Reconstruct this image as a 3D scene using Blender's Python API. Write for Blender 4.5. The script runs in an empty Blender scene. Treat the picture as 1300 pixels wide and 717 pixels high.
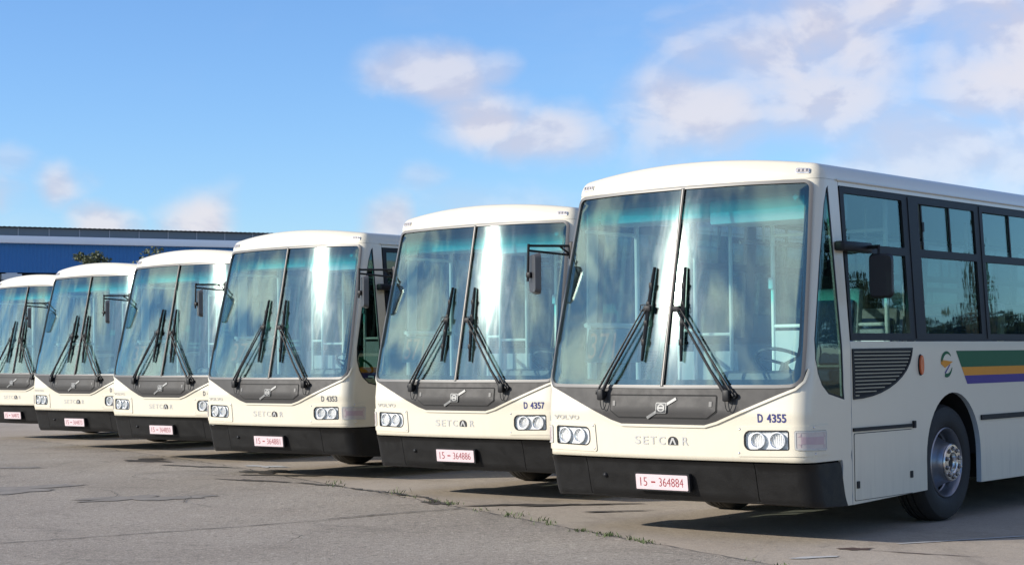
import bpy, bmesh, math, random
import numpy as np
from math import sin, cos, pi, radians, sqrt, atan, atan2
from mathutils import Vector, Matrix
from mathutils.geometry import delaunay_2d_cdt

S = bpy.context.scene
COL = S.collection
random.seed(7)

# ------------------------------------------------------------------ camera
cam_data = bpy.data.cameras.new('camera')
cam_data.sensor_width = 36.0
cam_data.lens = 2220.47 / 1300 * 36
cam_data.clip_start = 0.1
cam_data.clip_end = 3000
cam = bpy.data.objects.new('camera', cam_data)
COL.objects.link(cam)
cam.matrix_world = (Matrix.Translation((0, 0, 1.461)) @ Matrix.Rotation(pi / 2 + 0.0409, 4, 'X')
                    @ Matrix.Rotation(-0.00955, 4, 'Z'))
S.camera = cam

# ------------------------------------------------------------------ light
SUN_EL = radians(22.0)
BUS_YAW = 0.682
_az = radians(38.0)
_ex = Vector((cos(BUS_YAW), -sin(BUS_YAW), 0)); _ey = Vector((sin(BUS_YAW), cos(BUS_YAW), 0))
SUN_DIR = (-_ex * sin(_az) - _ey * cos(_az)) * cos(SUN_EL) + Vector((0, 0, sin(SUN_EL)))
sun_data = bpy.data.lights.new('sun', 'SUN')
sun_data.energy = 4.3
sun_data.angle = radians(0.55)
sun_data.color = (1.0, 0.93, 0.82)
sun = bpy.data.objects.new('sun', sun_data)
COL.objects.link(sun)
sun.rotation_euler = SUN_DIR.to_track_quat('Z', 'Y').to_euler()
sun.location = SUN_DIR * 200

S.view_settings.view_transform = 'Standard'
S.view_settings.look = 'None'
S.view_settings.gamma = 1.0
S.view_settings.use_curve_mapping = False
S.view_settings.exposure = 0.50


class NT:
    """small helper for node trees"""
    def __init__(self, tree):
        self.t = tree
        tree.nodes.clear()

    def n(self, kind, **kw):
        nd = self.t.nodes.new(kind)
        for k, v in kw.items():
            if k.startswith('i_'):
                key = k[2:]
                key = int(key) if key.isdigit() else key.replace('_', ' ')
                self.set(nd.inputs[key], v)
            else:
                setattr(nd, k, v)
        return nd

    def set(self, sock, v):
        if isinstance(v, bpy.types.NodeSocket):
            self.t.links.new(v, sock)
        else:
            sock.default_value = v

    def math(self, op, a, b=None, c=None, clamp=False):
        nd = self.t.nodes.new('ShaderNodeMath'); nd.operation = op; nd.use_clamp = clamp
        self.set(nd.inputs[0], a)
        if b is not None: self.set(nd.inputs[1], b)
        if c is not None: self.set(nd.inputs[2], c)
        return nd.outputs[0]

    def vmath(self, op, a, b=None):
        nd = self.t.nodes.new('ShaderNodeVectorMath'); nd.operation = op
        self.set(nd.inputs[0], a)
        if b is not None: self.set(nd.inputs[1], b)
        return nd.outputs['Value'] if op in ('LENGTH', 'DOT_PRODUCT', 'DISTANCE') else nd.outputs[0]

    def mix(self, f, a, b, blend='MIX'):
        nd = self.t.nodes.new('ShaderNodeMix'); nd.data_type = 'RGBA'; nd.blend_type = blend
        self.set(nd.inputs[0], f); self.set(nd.inputs[6], a); self.set(nd.inputs[7], b)
        return nd.outputs[2]

    def ramp(self, f, stops):
        nd = self.t.nodes.new('ShaderNodeMapRange'); nd.interpolation_type = 'SMOOTHSTEP'
        self.set(nd.inputs[0], f)
        nd.inputs[1].default_value = stops[0]; nd.inputs[2].default_value = stops[1]
        nd.inputs[3].default_value = stops[2]; nd.inputs[4].default_value = stops[3]
        return nd.outputs[0]

    def noise(self, vec, scale, detail=4, rough=0.55, dist=0.0):
        nd = self.t.nodes.new('ShaderNodeTexNoise')
        if vec is not None: self.set(nd.inputs['Vector'], vec)
        nd.inputs['Scale'].default_value = scale; nd.inputs['Detail'].default_value = detail
        nd.inputs['Roughness'].default_value = rough; nd.inputs['Distortion'].default_value = dist
        return nd.outputs[0]


def rgb(r, g, b): return (r, g, b, 1.0)


# ------------------------------------------------------------------ sky
W = bpy.data.worlds.new('World'); S.world = W; W.use_nodes = True
w = NT(W.node_tree)
sky = w.n('ShaderNodeTexSky', sky_type='NISHITA', sun_disc=False)
sky.sun_elevation = SUN_EL
sky.sun_rotation = atan2(SUN_DIR.x, SUN_DIR.y)
sky.air_density = 1.0; sky.dust_density = 0.15; sky.ozone_density = 4.0; sky.altitude = 50
tc = w.n('ShaderNodeTexCoord')
dirv = tc.outputs['Generated']
warp = w.n('ShaderNodeTexNoise'); w.set(warp.inputs['Vector'], dirv); warp.inputs['Scale'].default_value = 12; warp.inputs['Detail'].default_value = 5
wv = w.vmath('SUBTRACT', warp.outputs['Color'], (0.5, 0.5, 0.5))
wv = w.vmath('MULTIPLY', wv, (0.07, 0.07, 0.042))
dw = w.vmath('ADD', dirv, wv)
BLOBS = [  # direction of the cloud, half width, flattening, amount
    ((-0.0450, 0.9873, 0.157), .036, 2.0, .85), ((-0.066, 0.985, 0.156), .020, 1.6, .7), ((-0.018, 0.986, 0.164), .024, 2.2, .55),
    ((-0.018, 0.9905, 0.138), .036, 1.8, .95), ((0.012, 0.992, 0.127), .040, 2.2, .85), ((0.040, 0.992, 0.122), .026, 2.2, .5),
    ((-0.176, 0.981, 0.079), .026, 1.15, 1.0), ((-0.2486, 0.964, 0.0935), .016, 1.0, .85), ((-0.227, 0.971, 0.073), .024, 1.8, .95),
    ((-0.283, 0.954, 0.092), .018, 1.5, .6), ((-0.272, 0.956, 0.110), .016, 1.6, .35),
    ((0.1450, 0.973, 0.165), .060, 1.3, 1.0), ((0.180, 0.970, 0.175), .060, 1.3, 1.0), ((0.105, 0.985, 0.138), .052, 1.6, .95), ((0.20, 0.965, 0.195), .06, 1.5, 1.0), ((0.165, 0.975, 0.142), .06, 1.8, .9),
    ((0.270, 0.950, 0.165), .050, 1.1, 1.0), ((0.30, 0.940, 0.150), .06, 1.2, 1.0), ((0.235, 0.962, 0.108), .08, 2.4, .75), ((0.19, 0.97, 0.105), .05, 2.4, .7), ((0.28, 0.95, 0.10), .05, 2., .7),
    ((-0.0715, 0.9947, 0.0740), .020, 1.2, .9), ((-0.05, 0.9925, 0.0975), .020, 1.6, .35), ((0.0, 0.99, 0.078), .06, 3., .45),
    ((-.80, -.46, .26), .13, 2.0, .8), ((-.93, -.05, .22), .13, 1.8, .8), ((-.86, -.36, .14), .16, 2.6, .8), ((-.74, -.48, .45), .13, 1.6, .7), ((-.60, -.72, .30), .15, 1.8, .7), ((-.97, .12, .16), .12, 2, .7),
    ((.72, .10, .68), .40, 1.2, .6), ((.1, .2, .97), .5, 1., .7), ((.45, -.6, .66), .45, 1.2, .8),  # unseen high clouds, added to give the shaded sides a more neutral light
]
big = w.noise(w.vmath('MULTIPLY', dirv, (1, 1, 1.7)), 15, 6, .50, .3)
big2 = w.noise(w.vmath('MULTIPLY', w.vmath('ADD', dirv, (-.007, 0, .008)), (1, 1, 1.7)), 15, 6, .50, .3)
edge = w.math('MULTIPLY', w.math('SUBTRACT', big, .5), 1.25)
tot = None
for c, r, fl, amt in BLOBS:
    d = w.vmath('SUBTRACT', dw, c)
    d = w.vmath('MULTIPLY', d, (1 / r, 1 / r, fl / r))
    d = w.math('SUBTRACT', w.vmath('LENGTH', d), edge)
    g = w.ramp(d, (1.32, 0.20, 0.0, amt * .92))
    tot = g if tot is None else w.math('MAXIMUM', tot, g)
mod = w.ramp(big, (.25, .60, .78, 1.0))
cl = w.math('MULTIPLY', tot, mod, clamp=True)
gen = w.noise(w.vmath('MULTIPLY', dirv, (1, 1, 2.2)), 3.0, 7, .6, .4)
veil = w.ramp(gen, (.52, .80, 0.0, .14))
cir = w.noise(w.vmath('MULTIPLY', dw, (3.6, 3.6, 13)), 1.0, 8, .60, .8)
cirm = w.math('MULTIPLY', w.ramp(cir, (.48, .63, 0, .9)), w.ramp(w.vmath('DOT_PRODUCT', dirv, tuple(SUN_DIR)), (.72, .90, 0, 1)))
cl = w.math('MULTIPLY', w.math('MAXIMUM', w.math('MAXIMUM', cl, veil), cirm), .93)
lit = w.ramp(w.math('SUBTRACT', big, big2), (-.05, .06, 0, 1))
ccol = w.mix(lit, rgb(5.1, 4.9, 5.6), rgb(6.5, 6.15, 6.4))
# brighter thin cloud towards the sun
sd = w.vmath('DOT_PRODUCT', dirv, tuple(SUN_DIR))
glow = w.ramp(sd, (.74, .96, 0.0, 1.0))
ccol = w.mix(glow, ccol, rgb(22, 21.2, 20.5))
skyc = w.mix(1.0, sky.outputs[0], rgb(1.06, 1.24, 1.50), 'MULTIPLY')
fin = w.mix(cl, skyc, ccol)
bg = w.n('ShaderNodeBackground'); w.set(bg.inputs[0], fin); bg.inputs[1].default_value = 0.092
wo = w.n('ShaderNodeOutputWorld'); w.t.links.new(bg.outputs[0], wo.inputs[0])


# ------------------------------------------------------------------ materials
def base_mat(name):
    m = bpy.data.materials.new(name); m.use_nodes = True
    t = NT(m.node_tree)
    out = t.n('ShaderNodeOutputMaterial')
    return m, t, out


def principled(name, col, rough=.5, metal=0.0, coat=0.0, spec=.5, var=.06, vscale=6, bump=0.0, bscale=60, rvar=.0, coord='Object'):
    m, t, out = base_mat(name)
    p = t.n('ShaderNodeBsdfPrincipled')
    tcn = t.n('ShaderNodeTexCoord').outputs[coord]
    n = t.noise(tcn, vscale, 5, .6)
    lo = tuple(max(0, c * (1 - var)) for c in col) + (1,); hi = tuple(c * (1 + var) for c in col) + (1,)
    t.set(p.inputs['Base Color'], t.mix(n, lo, hi))
    p.inputs['Roughness'].default_value = rough
    if rvar:
        t.set(p.inputs['Roughness'], t.ramp(t.noise(tcn, vscale * 2.3, 4), (.3, .7, rough - rvar, rough + rvar)))
    p.inputs['Metallic'].default_value = metal
    p.inputs['Coat Weight'].default_value = coat
    p.inputs['Coat Roughness'].default_value = .06
    p.inputs['Specular IOR Level'].default_value = spec
    if bump:
        b = t.n('ShaderNodeBump'); b.inputs['Strength'].default_value = bump; b.inputs['Distance'].default_value = .01
        t.set(b.inputs['Height'], t.noise(tcn, bscale, 4)); t.set(p.inputs['Normal'], b.outputs[0])
    t.t.links.new(p.outputs[0], out.inputs[0])
    return m


def paint_mat():
    """ivory bus paint: road dust low down, faint waviness of the sheet metal"""
    m, t, out = base_mat('ivory_paint')
    p = t.n('ShaderNodeBsdfPrincipled')
    tcn = t.n('ShaderNodeTexCoord').outputs['Object']
    sp = t.n('ShaderNodeSeparateXYZ'); t.set(sp.inputs[0], tcn)
    tcn = t.vmath('ADD', tcn, t.vmath('MULTIPLY', (37.0, 11.0, 0.0), t.n('ShaderNodeObjectInfo').outputs['Random']))
    n = t.noise(tcn, 3.5, 6, .6)
    col = t.mix(n, rgb(.615, .565, .45), rgb(.655, .605, .485))
    st = t.noise(t.vmath('MULTIPLY', tcn, (9, 9, .7)), 2.0, 5, .6)
    low = t.ramp(sp.outputs[2], (.95, .25, 0, 1))
    dirt = t.math('MULTIPLY', low, t.ramp(st, (.42, .78, .02, .34)))
    col = t.mix(dirt, col, rgb(.36, .33, .28))
    t.set(p.inputs['Base Color'], col)
    p.inputs['Roughness'].default_value = .34
    t.set(p.inputs['Roughness'], t.math('ADD', .30, t.math('MULTIPLY', dirt, .4)))
    p.inputs['Coat Weight'].default_value = .35; p.inputs['Coat Roughness'].default_value = .10
    b = t.n('ShaderNodeBump'); b.inputs['Strength'].default_value = .06; b.inputs['Distance'].default_value = .05
    t.set(b.inputs['Height'], t.noise(tcn, 2.2, 2)); t.set(p.inputs['Normal'], b.outputs[0])
    t.t.links.new(p.outputs[0], out.inputs[0])
    return m


def glass_mat(name, tint, refl, dusty=0.0, band=False, wave=.0):
    m, t, out = base_mat(name)
    tcn = t.n('ShaderNodeTexCoord').outputs['Object']
    sp = t.n('ShaderNodeSeparateXYZ'); t.set(sp.inputs[0], tcn)
    trc = tint
    if band:  # green sun-shade strip laminated into the top of the screen
        f1 = t.ramp(sp.outputs[2], (2.50, 2.585, 0, 1)); f2 = t.ramp(sp.outputs[2], (2.58, 2.74, 0, 1))
        trc = t.mix(f1, rgb(*tint), rgb(.30, .90, .87)); trc = t.mix(f2, trc, rgb(.16, .36, .42))
    else:
        trc = rgb(*tint)
    tr = t.n('ShaderNodeBsdfTransparent'); t.set(tr.inputs[0], trc)
    gl = t.n('ShaderNodeBsdfGlossy'); gl.inputs['Roughness'].default_value = .035 if band else .015
    gl.inputs[0].default_value = (.80, 1, .92, 1)
    nrm = None
    if wave:
        b = t.n('ShaderNodeBump'); b.inputs['Strength'].default_value = wave; b.inputs['Distance'].default_value = .02
        wn = t.noise(t.vmath('MULTIPLY', tcn, (1.6, 1.6, .55)), 3.2, 3, .5, .4)
        t.set(b.inputs['Height'], wn); nrm = b.outputs[0]
        t.set(gl.inputs['Normal'], nrm)
    ge = t.n('ShaderNodeNewGeometry')
    cs = t.math('ABSOLUTE', t.vmath('DOT_PRODUCT', ge.outputs['Incoming'], ge.outputs['Normal']))
    sch = t.math('MULTIPLY_ADD', t.math('POWER', t.math('SUBTRACT', 1.0, cs, clamp=True), 5.0), .95, .045)
    fac = t.math('MULTIPLY', sch, refl, clamp=True)
    mx = t.n('ShaderNodeMixShader'); t.set(mx.inputs[0], fac)
    t.t.links.new(tr.outputs[0], mx.inputs[1]); t.t.links.new(gl.outputs[0], mx.inputs[2])
    res = mx.outputs[0]
    if dusty:
        # wiped, streaky film on the screen: weak wide gloss lobes and a little dust
        tcn = t.vmath('ADD', tcn, t.vmath('MULTIPLY', (37.0, 11.0, 5.0), t.n('ShaderNodeObjectInfo').outputs['Random']))
        st = t.noise(t.vmath('MULTIPLY', tcn, (6, 6, .45)), 2.2, 6, .60, .5)
        stm = t.ramp(st, (.38, .74, .15, 1))
        for ro, wt in ((.09, .0030), (.20, .0008)):
            g2 = t.n('ShaderNodeBsdfGlossy'); g2.inputs['Roughness'].default_value = ro
            g2.inputs[0].default_value = (1, 1, 1, 1)
            m2 = t.n('ShaderNodeMixShader'); t.set(m2.inputs[0], t.math('MULTIPLY', stm, wt * dusty))
            t.t.links.new(res, m2.inputs[1]); t.t.links.new(g2.outputs[0], m2.inputs[2]); res = m2.outputs[0]
        df = t.n('ShaderNodeBsdfDiffuse'); df.inputs[0].default_value = (.62, .62, .58, 1)
        st2 = t.noise(t.vmath('MULTIPLY', tcn, (4, 4, .9)), 1.6, 6, .6, 1.6)
        f3 = t.math('MULTIPLY', t.ramp(st2, (.44, .80, .18, 1)), .011 * dusty)
        m3 = t.n('ShaderNodeMixShader'); t.set(m3.inputs[0], f3)
        t.t.links.new(res, m3.inputs[1]); t.t.links.new(df.outputs[0], m3.inputs[2])
        res = m3.outputs[0]
    t.t.links.new(res, out.inputs[0])
    return m


M = {}
M['paint'] = paint_mat()
M['rubber'] = principled('bumper_plastic', (.0085, .0083, .0082), .48, spec=.28, var=.35, vscale=4, bump=.12, bscale=90, rvar=.08)
M['mask'] = principled('grey_mask_paint', (.040, .038, .0365), .50, spec=.3, var=.10, vscale=5, rvar=.06)
M['gasket'] = principled('gasket_rubber', (.10, .097, .093), .42, var=.1)
M['black'] = principled('black_plastic', (.012, .012, .013), .5, spec=.25, var=.2)
M['frit'] = principled('black_glass_border', (.015, .016, .017), .8, spec=.05, var=.1)
M['gap'] = principled('dark_gap', (.006, .006, .006), .8)
M['steel'] = principled('brushed_steel', (.62, .62, .62), .28, metal=1, var=.1, rvar=.06)
M['chrome'] = principled('chrome', (.80, .80, .80), .10, metal=1, var=.04)
M['alloy'] = principled('rim_paint', (.30, .31, .34), .32, metal=.85, var=.12, vscale=9)
M['hubsteel'] = principled('hub_steel', (.70, .68, .64), .22, metal=1, var=.12, vscale=12)
M['tyre'] = principled('tyre_rubber', (.018, .017, .016), .75, var=.3, vscale=14, bump=.2, bscale=40)
M['silver'] = principled('silver_letters', (.43, .425, .41), .42, metal=.2, var=.05)
M['palesilver'] = principled('pale_silver_letters', (.50, .49, .46), .35, metal=.1)
M['badge'] = principled('badge_silver', (.22, .22, .215), .42, metal=.3)
M['emb'] = principled('emblem_dark', (.03, .03, .032), .3)
M['navy'] = principled('navy_vinyl', (.030, .034, .16), .4)
M['darkgrey'] = principled('grey_vinyl', (.10, .10, .11), .4)
M['plate'] = principled('plate_white', (.62, .50, .51), .45, var=.03)
M['red'] = principled('plate_red', (.27, .020, .028), .5)
M['green'] = principled('green_vinyl', (.016, .105, .042), .5, spec=.2, var=.05)
M['orange'] = principled('orange_vinyl', (.66, .27, .022), .5, spec=.2, var=.05)
M['purple'] = principled('purple_vinyl', (.070, .045, .22), .5, spec=.2, var=.05)
M['amber'] = principled('amber_lens', (.55, .095, .02), .15, coat=.5)
M['clear'] = principled('lens_body', (.50, .45, .42), .25, coat=.25, var=.10, vscale=25)
M['ws'] = glass_mat('windshield_glass', (.85, .965, .945), 2.1, dusty=1.0, band=True, wave=.004)
M['glass'] = glass_mat('side_glass', (.56, .63, .62), 1.25, wave=.03)
M['reflector'] = principled('lamp_reflector', (.86, .86, .86), .30, metal=.15, var=.10, vscale=60)
M['lampfield'] = principled('lamp_field', (.80, .80, .80), .25, var=.03)
M['qglass'] = glass_mat('quarter_glass', (.36, .43, .41), 1.25, wave=.03)
M['lens'] = glass_mat('headlamp_glass', (.99, .99, .99), .8)
M['int_grey'] = principled('interior_grey', (.42, .46, .48), .55)
M['int_pale'] = principled('interior_pale', (.72, .76, .76), .5)
M['int_dark'] = principled('interior_dark', (.035, .040, .045), .6)
M['floor_in'] = principled('interior_floor', (.10, .11, .12), .7)
M['pole'] = principled('pole_paint', (.80, .84, .80), .25, coat=.4)
M['seat'] = principled('seat_shell', (.50, .52, .50), .45)
M['seatblue'] = principled('seat_fabric', (.05, .10, .22), .8, var=.25, vscale=30)
M['led'] = principled('led_digits', (.11, .055, .042), .7, spec=.1)
M['board'] = principled('led_board', (.010, .024, .038), .85, spec=.1)
M['under'] = principled('underbody', (.012, .012, .012), .8)
M['slat'] = principled('vent_slat', (.30, .28, .21), .4, metal=.3)


# ------------------------------------------------------------------ mesh builder
class MB:
    def __init__(self):
        self.v = []; self.f = []; self.n = []; self.mi = []; self.mats = []

    def mat(self, m):
        m = M[m] if isinstance(m, str) else m
        if m not in self.mats: self.mats.append(m)
        return self.mats.index(m)

    def add(self, vs, fs, m, ns=None):
        o = len(self.v); k = self.mat(m)
        self.v += [tuple(p) for p in vs]
        self.n += [tuple(q) for q in ns] if ns is not None else [(0, 0, 0)] * len(vs)
        self.f += [tuple(i + o for i in f) for f in fs]
        self.mi += [k] * len(fs)

    def build(self, name, parent=None, smooth=35, kind=None):
        me = bpy.data.meshes.new(name)
        me.from_pydata(self.v, [], self.f)
        for m in self.mats: me.materials.append(m)
        me.polygons.foreach_set('material_index', self.mi)
        if smooth:
            me.polygons.foreach_set('use_smooth', [True] * len(self.f))
            me.set_sharp_from_angle(angle=radians(smooth))
        if any(x != (0, 0, 0) for x in self.n):
            me.normals_split_custom_set_from_vertices(self.n)
        me.update()
        o = bpy.data.objects.new(name, me); COL.objects.link(o)
        if parent is not None: o.parent = parent
        return o

    # --- primitives
    def box(self, c, s, m, bev=0.0, rot=None, seg=2):
        bm = bmesh.new()
        bmesh.ops.create_cube(bm, size=1)
        bmesh.ops.scale(bm, vec=s, verts=bm.verts)
        if bev: bmesh.ops.bevel(bm, geom=list(bm.edges), offset=bev, segments=seg, affect='EDGES', profile=.5)
        T = Matrix.Translation(c)
        if rot is not None: T = T @ rot.to_4x4()
        bm.transform(T)
        bm.verts.index_update()
        self.add([v.co for v in bm.verts], [[v.index for v in f.verts] for f in bm.faces], m)
        bm.free()

    def tube(self, pts, r, m, seg=10, closed=False, cap=True):
        P = [Vector(p) for p in pts]; n = len(P)
        rr = r if isinstance(r, (list, tuple)) else [r] * n
        vs = []; ns = []
        up = None
        for i, p in enumerate(P):
            a = P[(i - 1) % n] if (i > 0 or closed) else p
            b = P[(i + 1) % n] if (i < n - 1 or closed) else p
            d = (b - a).normalized()
            if up is None:
                up = Vector((0, 0, 1)) if abs(d.z) < .9 else Vector((1, 0, 0))
            s = d.cross(up).normalized(); up = s.cross(d).normalized()
            for k in range(seg):
                t = 2 * pi * k / seg
                q = s * cos(t) + up * sin(t)
                vs.append(p + q * rr[i])
        fs = []
        for i in range(n if closed else n - 1):
            for k in range(seg):
                a = i * seg + k; b = i * seg + (k + 1) % seg
                c = ((i + 1) % n) * seg + (k + 1) % seg; d = ((i + 1) % n) * seg + k
                fs.append((a, d, c, b)[::-1])
        if cap and not closed:
            fs.append(tuple(range(seg))); fs.append(tuple((n - 1) * seg + k for k in range(seg))[::-1])
        self.add(vs, fs, m)

    def lathe(self, prof, origin, axis, m, seg=40, closed=False):
        """prof: (radius, height along axis)"""
        ax = Vector(axis).normalized(); o = Vector(origin)
        u = ax.orthogonal().normalized(); v = ax.cross(u)
        vs = []; fs = []
        for r, h in prof:
            for k in range(seg):
                t = 2 * pi * k / seg
                vs.append(o + ax * h + (u * cos(t) + v * sin(t)) * max(r, 1e-5))
        for i in range(len(prof) - 1):
            for k in range(seg):
                a = i * seg + k; b = i * seg + (k + 1) % seg
                fs.append((a, b, b + seg, a + seg))
        self.add(vs, fs, m)

    def poly(self, pts, m, thick=None, nrm=None):
        """flat polygon, optional thickness against the normal"""
        n = len(pts)
        P = [Vector(p) for p in pts]
        self.add(P, [tuple(range(n))], m)
        if thick:
            d = Vector(nrm).normalized() * -thick
            self.add([p + d for p in P], [tuple(range(n))[::-1]], m)
            for i in range(n):
                j = (i + 1) % n
                self.add([P[i], P[i] + d, P[j] + d, P[j]], [(0, 1, 2, 3)], m)

    def patch(self, outer, holes, fmap, m, thick=.01, step=.08, off=0.0, flip=False, mback=None):
        """region of a curved surface with holes; fmap(u, v, offset) -> point"""
        tri2d, V = triangulate(outer, holes, step)
        e = 2e-3
        front = []; nr = []; back = []
        for (u, v) in V:
            p = Vector(fmap(u, v, off))
            du = Vector(fmap(u + e, v, off)) - Vector(fmap(u - e, v, off))
            dv = Vector(fmap(u, v + e, off)) - Vector(fmap(u, v - e, off))
            n = du.cross(dv).normalized()
            if flip: n = -n
            front.append(p); nr.append(n)
            back.append(Vector(fmap(u, v, off - thick)))
        fs = [t[::-1] if flip else t for t in tri2d]
        self.add(front, fs, m, nr)
        mb = mback or m
        self.add(back, [f[::-1] for f in fs], mb, [-n for n in nr])
        cnt = {}
        for t in fs:
            for a, b in ((t[0], t[1]), (t[1], t[2]), (t[2], t[0])):
                cnt[(a, b)] = 1
        vs = []; ff = []
        for (a, b) in cnt:
            if (b, a) not in cnt:
                o = len(vs)
                vs += [front[a], front[b], back[b], back[a]]; ff.append((o + 1, o, o + 3, o + 2))
        self.add(vs, ff, mb)


def area(p): return .5 * sum(p[i][0] * p[(i + 1) % len(p)][1] - p[(i + 1) % len(p)][0] * p[i][1] for i in range(len(p)))


def densify(p, step):
    out = []
    for i in range(len(p)):
        a = p[i]; b = p[(i + 1) % len(p)]
        L = math.hypot(b[0] - a[0], b[1] - a[1]); k = max(1, int(math.ceil(L / step)))
        for j in range(k): out.append((a[0] + (b[0] - a[0]) * j / k, a[1] + (b[1] - a[1]) * j / k))
    return out


def inside(q, poly):
    x, y = q; c = False; n = len(poly); j = n - 1
    for i in range(n):
        xi, yi = poly[i]; xj, yj = poly[j]
        if (yi > y) != (yj > y) and x < (xj - xi) * (y - yi) / (yj - yi) + xi: c = not c
        j = i
    return c


def dist_seg(px, py, polys):
    d = np.full(px.shape, 1e9)
    for pl in polys:
        A = np.array(pl); B = np.roll(A, -1, 0)
        for a, b in zip(A, B):
            ab = b - a; L = (ab ** 2).sum() + 1e-12
            t = np.clip(((px - a[0]) * ab[0] + (py - a[1]) * ab[1]) / L, 0, 1)
            d = np.minimum(d, np.hypot(px - a[0] - t * ab[0], py - a[1] - t * ab[1]))
    return d


def inside_np(px, py, poly):
    c = np.zeros(px.shape, bool); n = len(poly); j = n - 1
    for i in range(n):
        xi, yi = poly[i]; xj, yj = poly[j]
        if yi != yj:
            c ^= ((yi > py) != (yj > py)) & (px < (xj - xi) * (py - yi) / (yj - yi) + xi)
        j = i
    return c


def triangulate(outer, holes, step):
    if area(outer) < 0: outer = outer[::-1]
    loops = [densify(outer, step)] + [densify(h, step) for h in holes]
    xs = [p[0] for p in outer]; ys = [p[1] for p in outer]
    gx = np.arange(min(xs) + step * .5, max(xs), step); gy = np.arange(min(ys) + step * .5, max(ys), step)
    pts = []
    if len(gx) and len(gy):
        X, Y = np.meshgrid(gx, gy); X = X.ravel(); Y = Y.ravel()
        ok = inside_np(X, Y, loops[0])
        for h in loops[1:]: ok &= ~inside_np(X, Y, h)
        X = X[ok]; Y = Y[ok]
        if len(X):
            k = dist_seg(X, Y, loops) > step * .4
            pts = list(zip(X[k], Y[k]))
    verts = []; edges = []
    for lp in loops:
        o = len(verts); verts += lp
        edges += [(o + i, o + (i + 1) % len(lp)) for i in range(len(lp))]
    verts += pts
    co, _, fa, *_ = delaunay_2d_cdt([Vector(p) for p in verts], edges, [], 0, 1e-6)
    V = [(c.x, c.y) for c in co]
    cen = np.array([[(V[f[0]][0] + V[f[1]][0] + V[f[2]][0]) / 3, (V[f[0]][1] + V[f[1]][1] + V[f[2]][1]) / 3] for f in fa])
    ok = inside_np(cen[:, 0], cen[:, 1], loops[0])
    for h in loops[1:]: ok &= ~inside_np(cen[:, 0], cen[:, 1], h)
    T = []
    for f, k in zip(fa, ok):
        if not k: continue
        a, b, c = V[f[0]], V[f[1]], V[f[2]]
        ar = (b[0] - a[0]) * (c[1] - a[1]) - (c[0] - a[0]) * (b[1] - a[1])
        if abs(ar) < 1e-10: continue
        T.append(tuple(f) if ar > 0 else (f[0], f[2], f[1]))
    return T, V


def rounded(p, r, seg=6):
    """polygon with rounded corners; r one radius or one per corner"""
    n = len(p); out = []
    rs = r if isinstance(r, (list, tuple)) else [r] * n
    for i in range(n):
        P = Vector(p[i]); a = (Vector(p[i - 1]) - P); b = (Vector(p[(i + 1) % n]) - P)
        la, lb = a.length, b.length; a.normalize(); b.normalize()
        ang = a.angle(b); rr = rs[i]
        if rr <= 0 or ang > 3.1: out.append(tuple(P)); continue
        d = min(rr / math.tan(ang / 2), la * .48, lb * .48); rr = d * math.tan(ang / 2)
        c = P + (a + b).normalized() * (rr / sin(ang / 2))
        s0 = P + a * d - c; s1 = P + b * d - c
        a0 = atan2(s0.y, s0.x); a1 = atan2(s1.y, s1.x); da = (a1 - a0 + pi) % (2 * pi) - pi
        for k in range(seg + 1):
            t = a0 + da * k / seg
            out.append((c.x + rr * cos(t), c.y + rr * sin(t)))
    return out


def inset(p, d):
    """shrink a polygon by d"""
    if area(p) < 0: p = p[::-1]
    n = len(p); out = []
    for i in range(n):
        a = Vector(p[i - 1]); b = Vector(p[i]); c = Vector(p[(i + 1) % n])
        e1 = (b - a); e2 = (c - b)
        if e1.length < 1e-7 or e2.length < 1e-7: continue
        e1.normalize(); e2.normalize()
        n1 = Vector((-e1.y, e1.x)); n2 = Vector((-e2.y, e2.x))
        m = (n1 + n2); m = m / max(.3, m.length_squared) * 2
        out.append((b.x + m.x * d, b.y + m.y * d))
    return out


def rect(x0, y0, x1, y1): return [(x0, y0), (x1, y0), (x1, y1), (x0, y1)]


def ellipse(cx, cy, rx, ry, n=20): return [(cx + rx * cos(2 * pi * k / n), cy + ry * sin(2 * pi * k / n)) for k in range(n)]


def text_geo(txt, height, bold=0.0, spacing=1.0):
    """2D triangles of a text: list of verts, faces, width; cap height = height, starts at x = 0"""
    cu = bpy.data.curves.new('text', 'FONT'); cu.body = txt; cu.size = 1.0; cu.offset = bold
    cu.space_character = spacing; cu.resolution_u = 3
    ob = bpy.data.objects.new('text', cu)
    me = bpy.data.meshes.new_from_object(ob)
    vs = [(v.co.x, v.co.y) for v in me.vertices]; fs = [tuple(p.vertices) for p in me.polygons]
    bpy.data.objects.remove(ob); bpy.data.curves.remove(cu); bpy.data.meshes.remove(me)
    x0 = min(v[0] for v in vs); x1 = max(v[0] for v in vs); y0 = min(v[1] for v in vs); y1 = max(v[1] for v in vs)
    s = height / (y1 - y0)
    return [((a - x0) * s, (b - y0) * s) for a, b in vs], fs, (x1 - x0) * s


def put_text(mb, txt, x0, y0, x1, y1, fmap, m, bold=0.0, spacing=1.0, off=.004, shear=0.0):
    vs, fs, wd = text_geo(txt, y1 - y0, bold, spacing)
    k = (x1 - x0) / wd
    e = 2e-3; P = []; N = []
    for a, b in vs:
        u = x0 + a * k + shear * b; v = y0 + b
        P.append(Vector(fmap(u, v, off)))
    mb.add(P, fs, m)


# ------------------------------------------------------------------ shape of the bus
def lerp(z, zs, vs): return float(np.interp(z, zs, vs))


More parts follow.
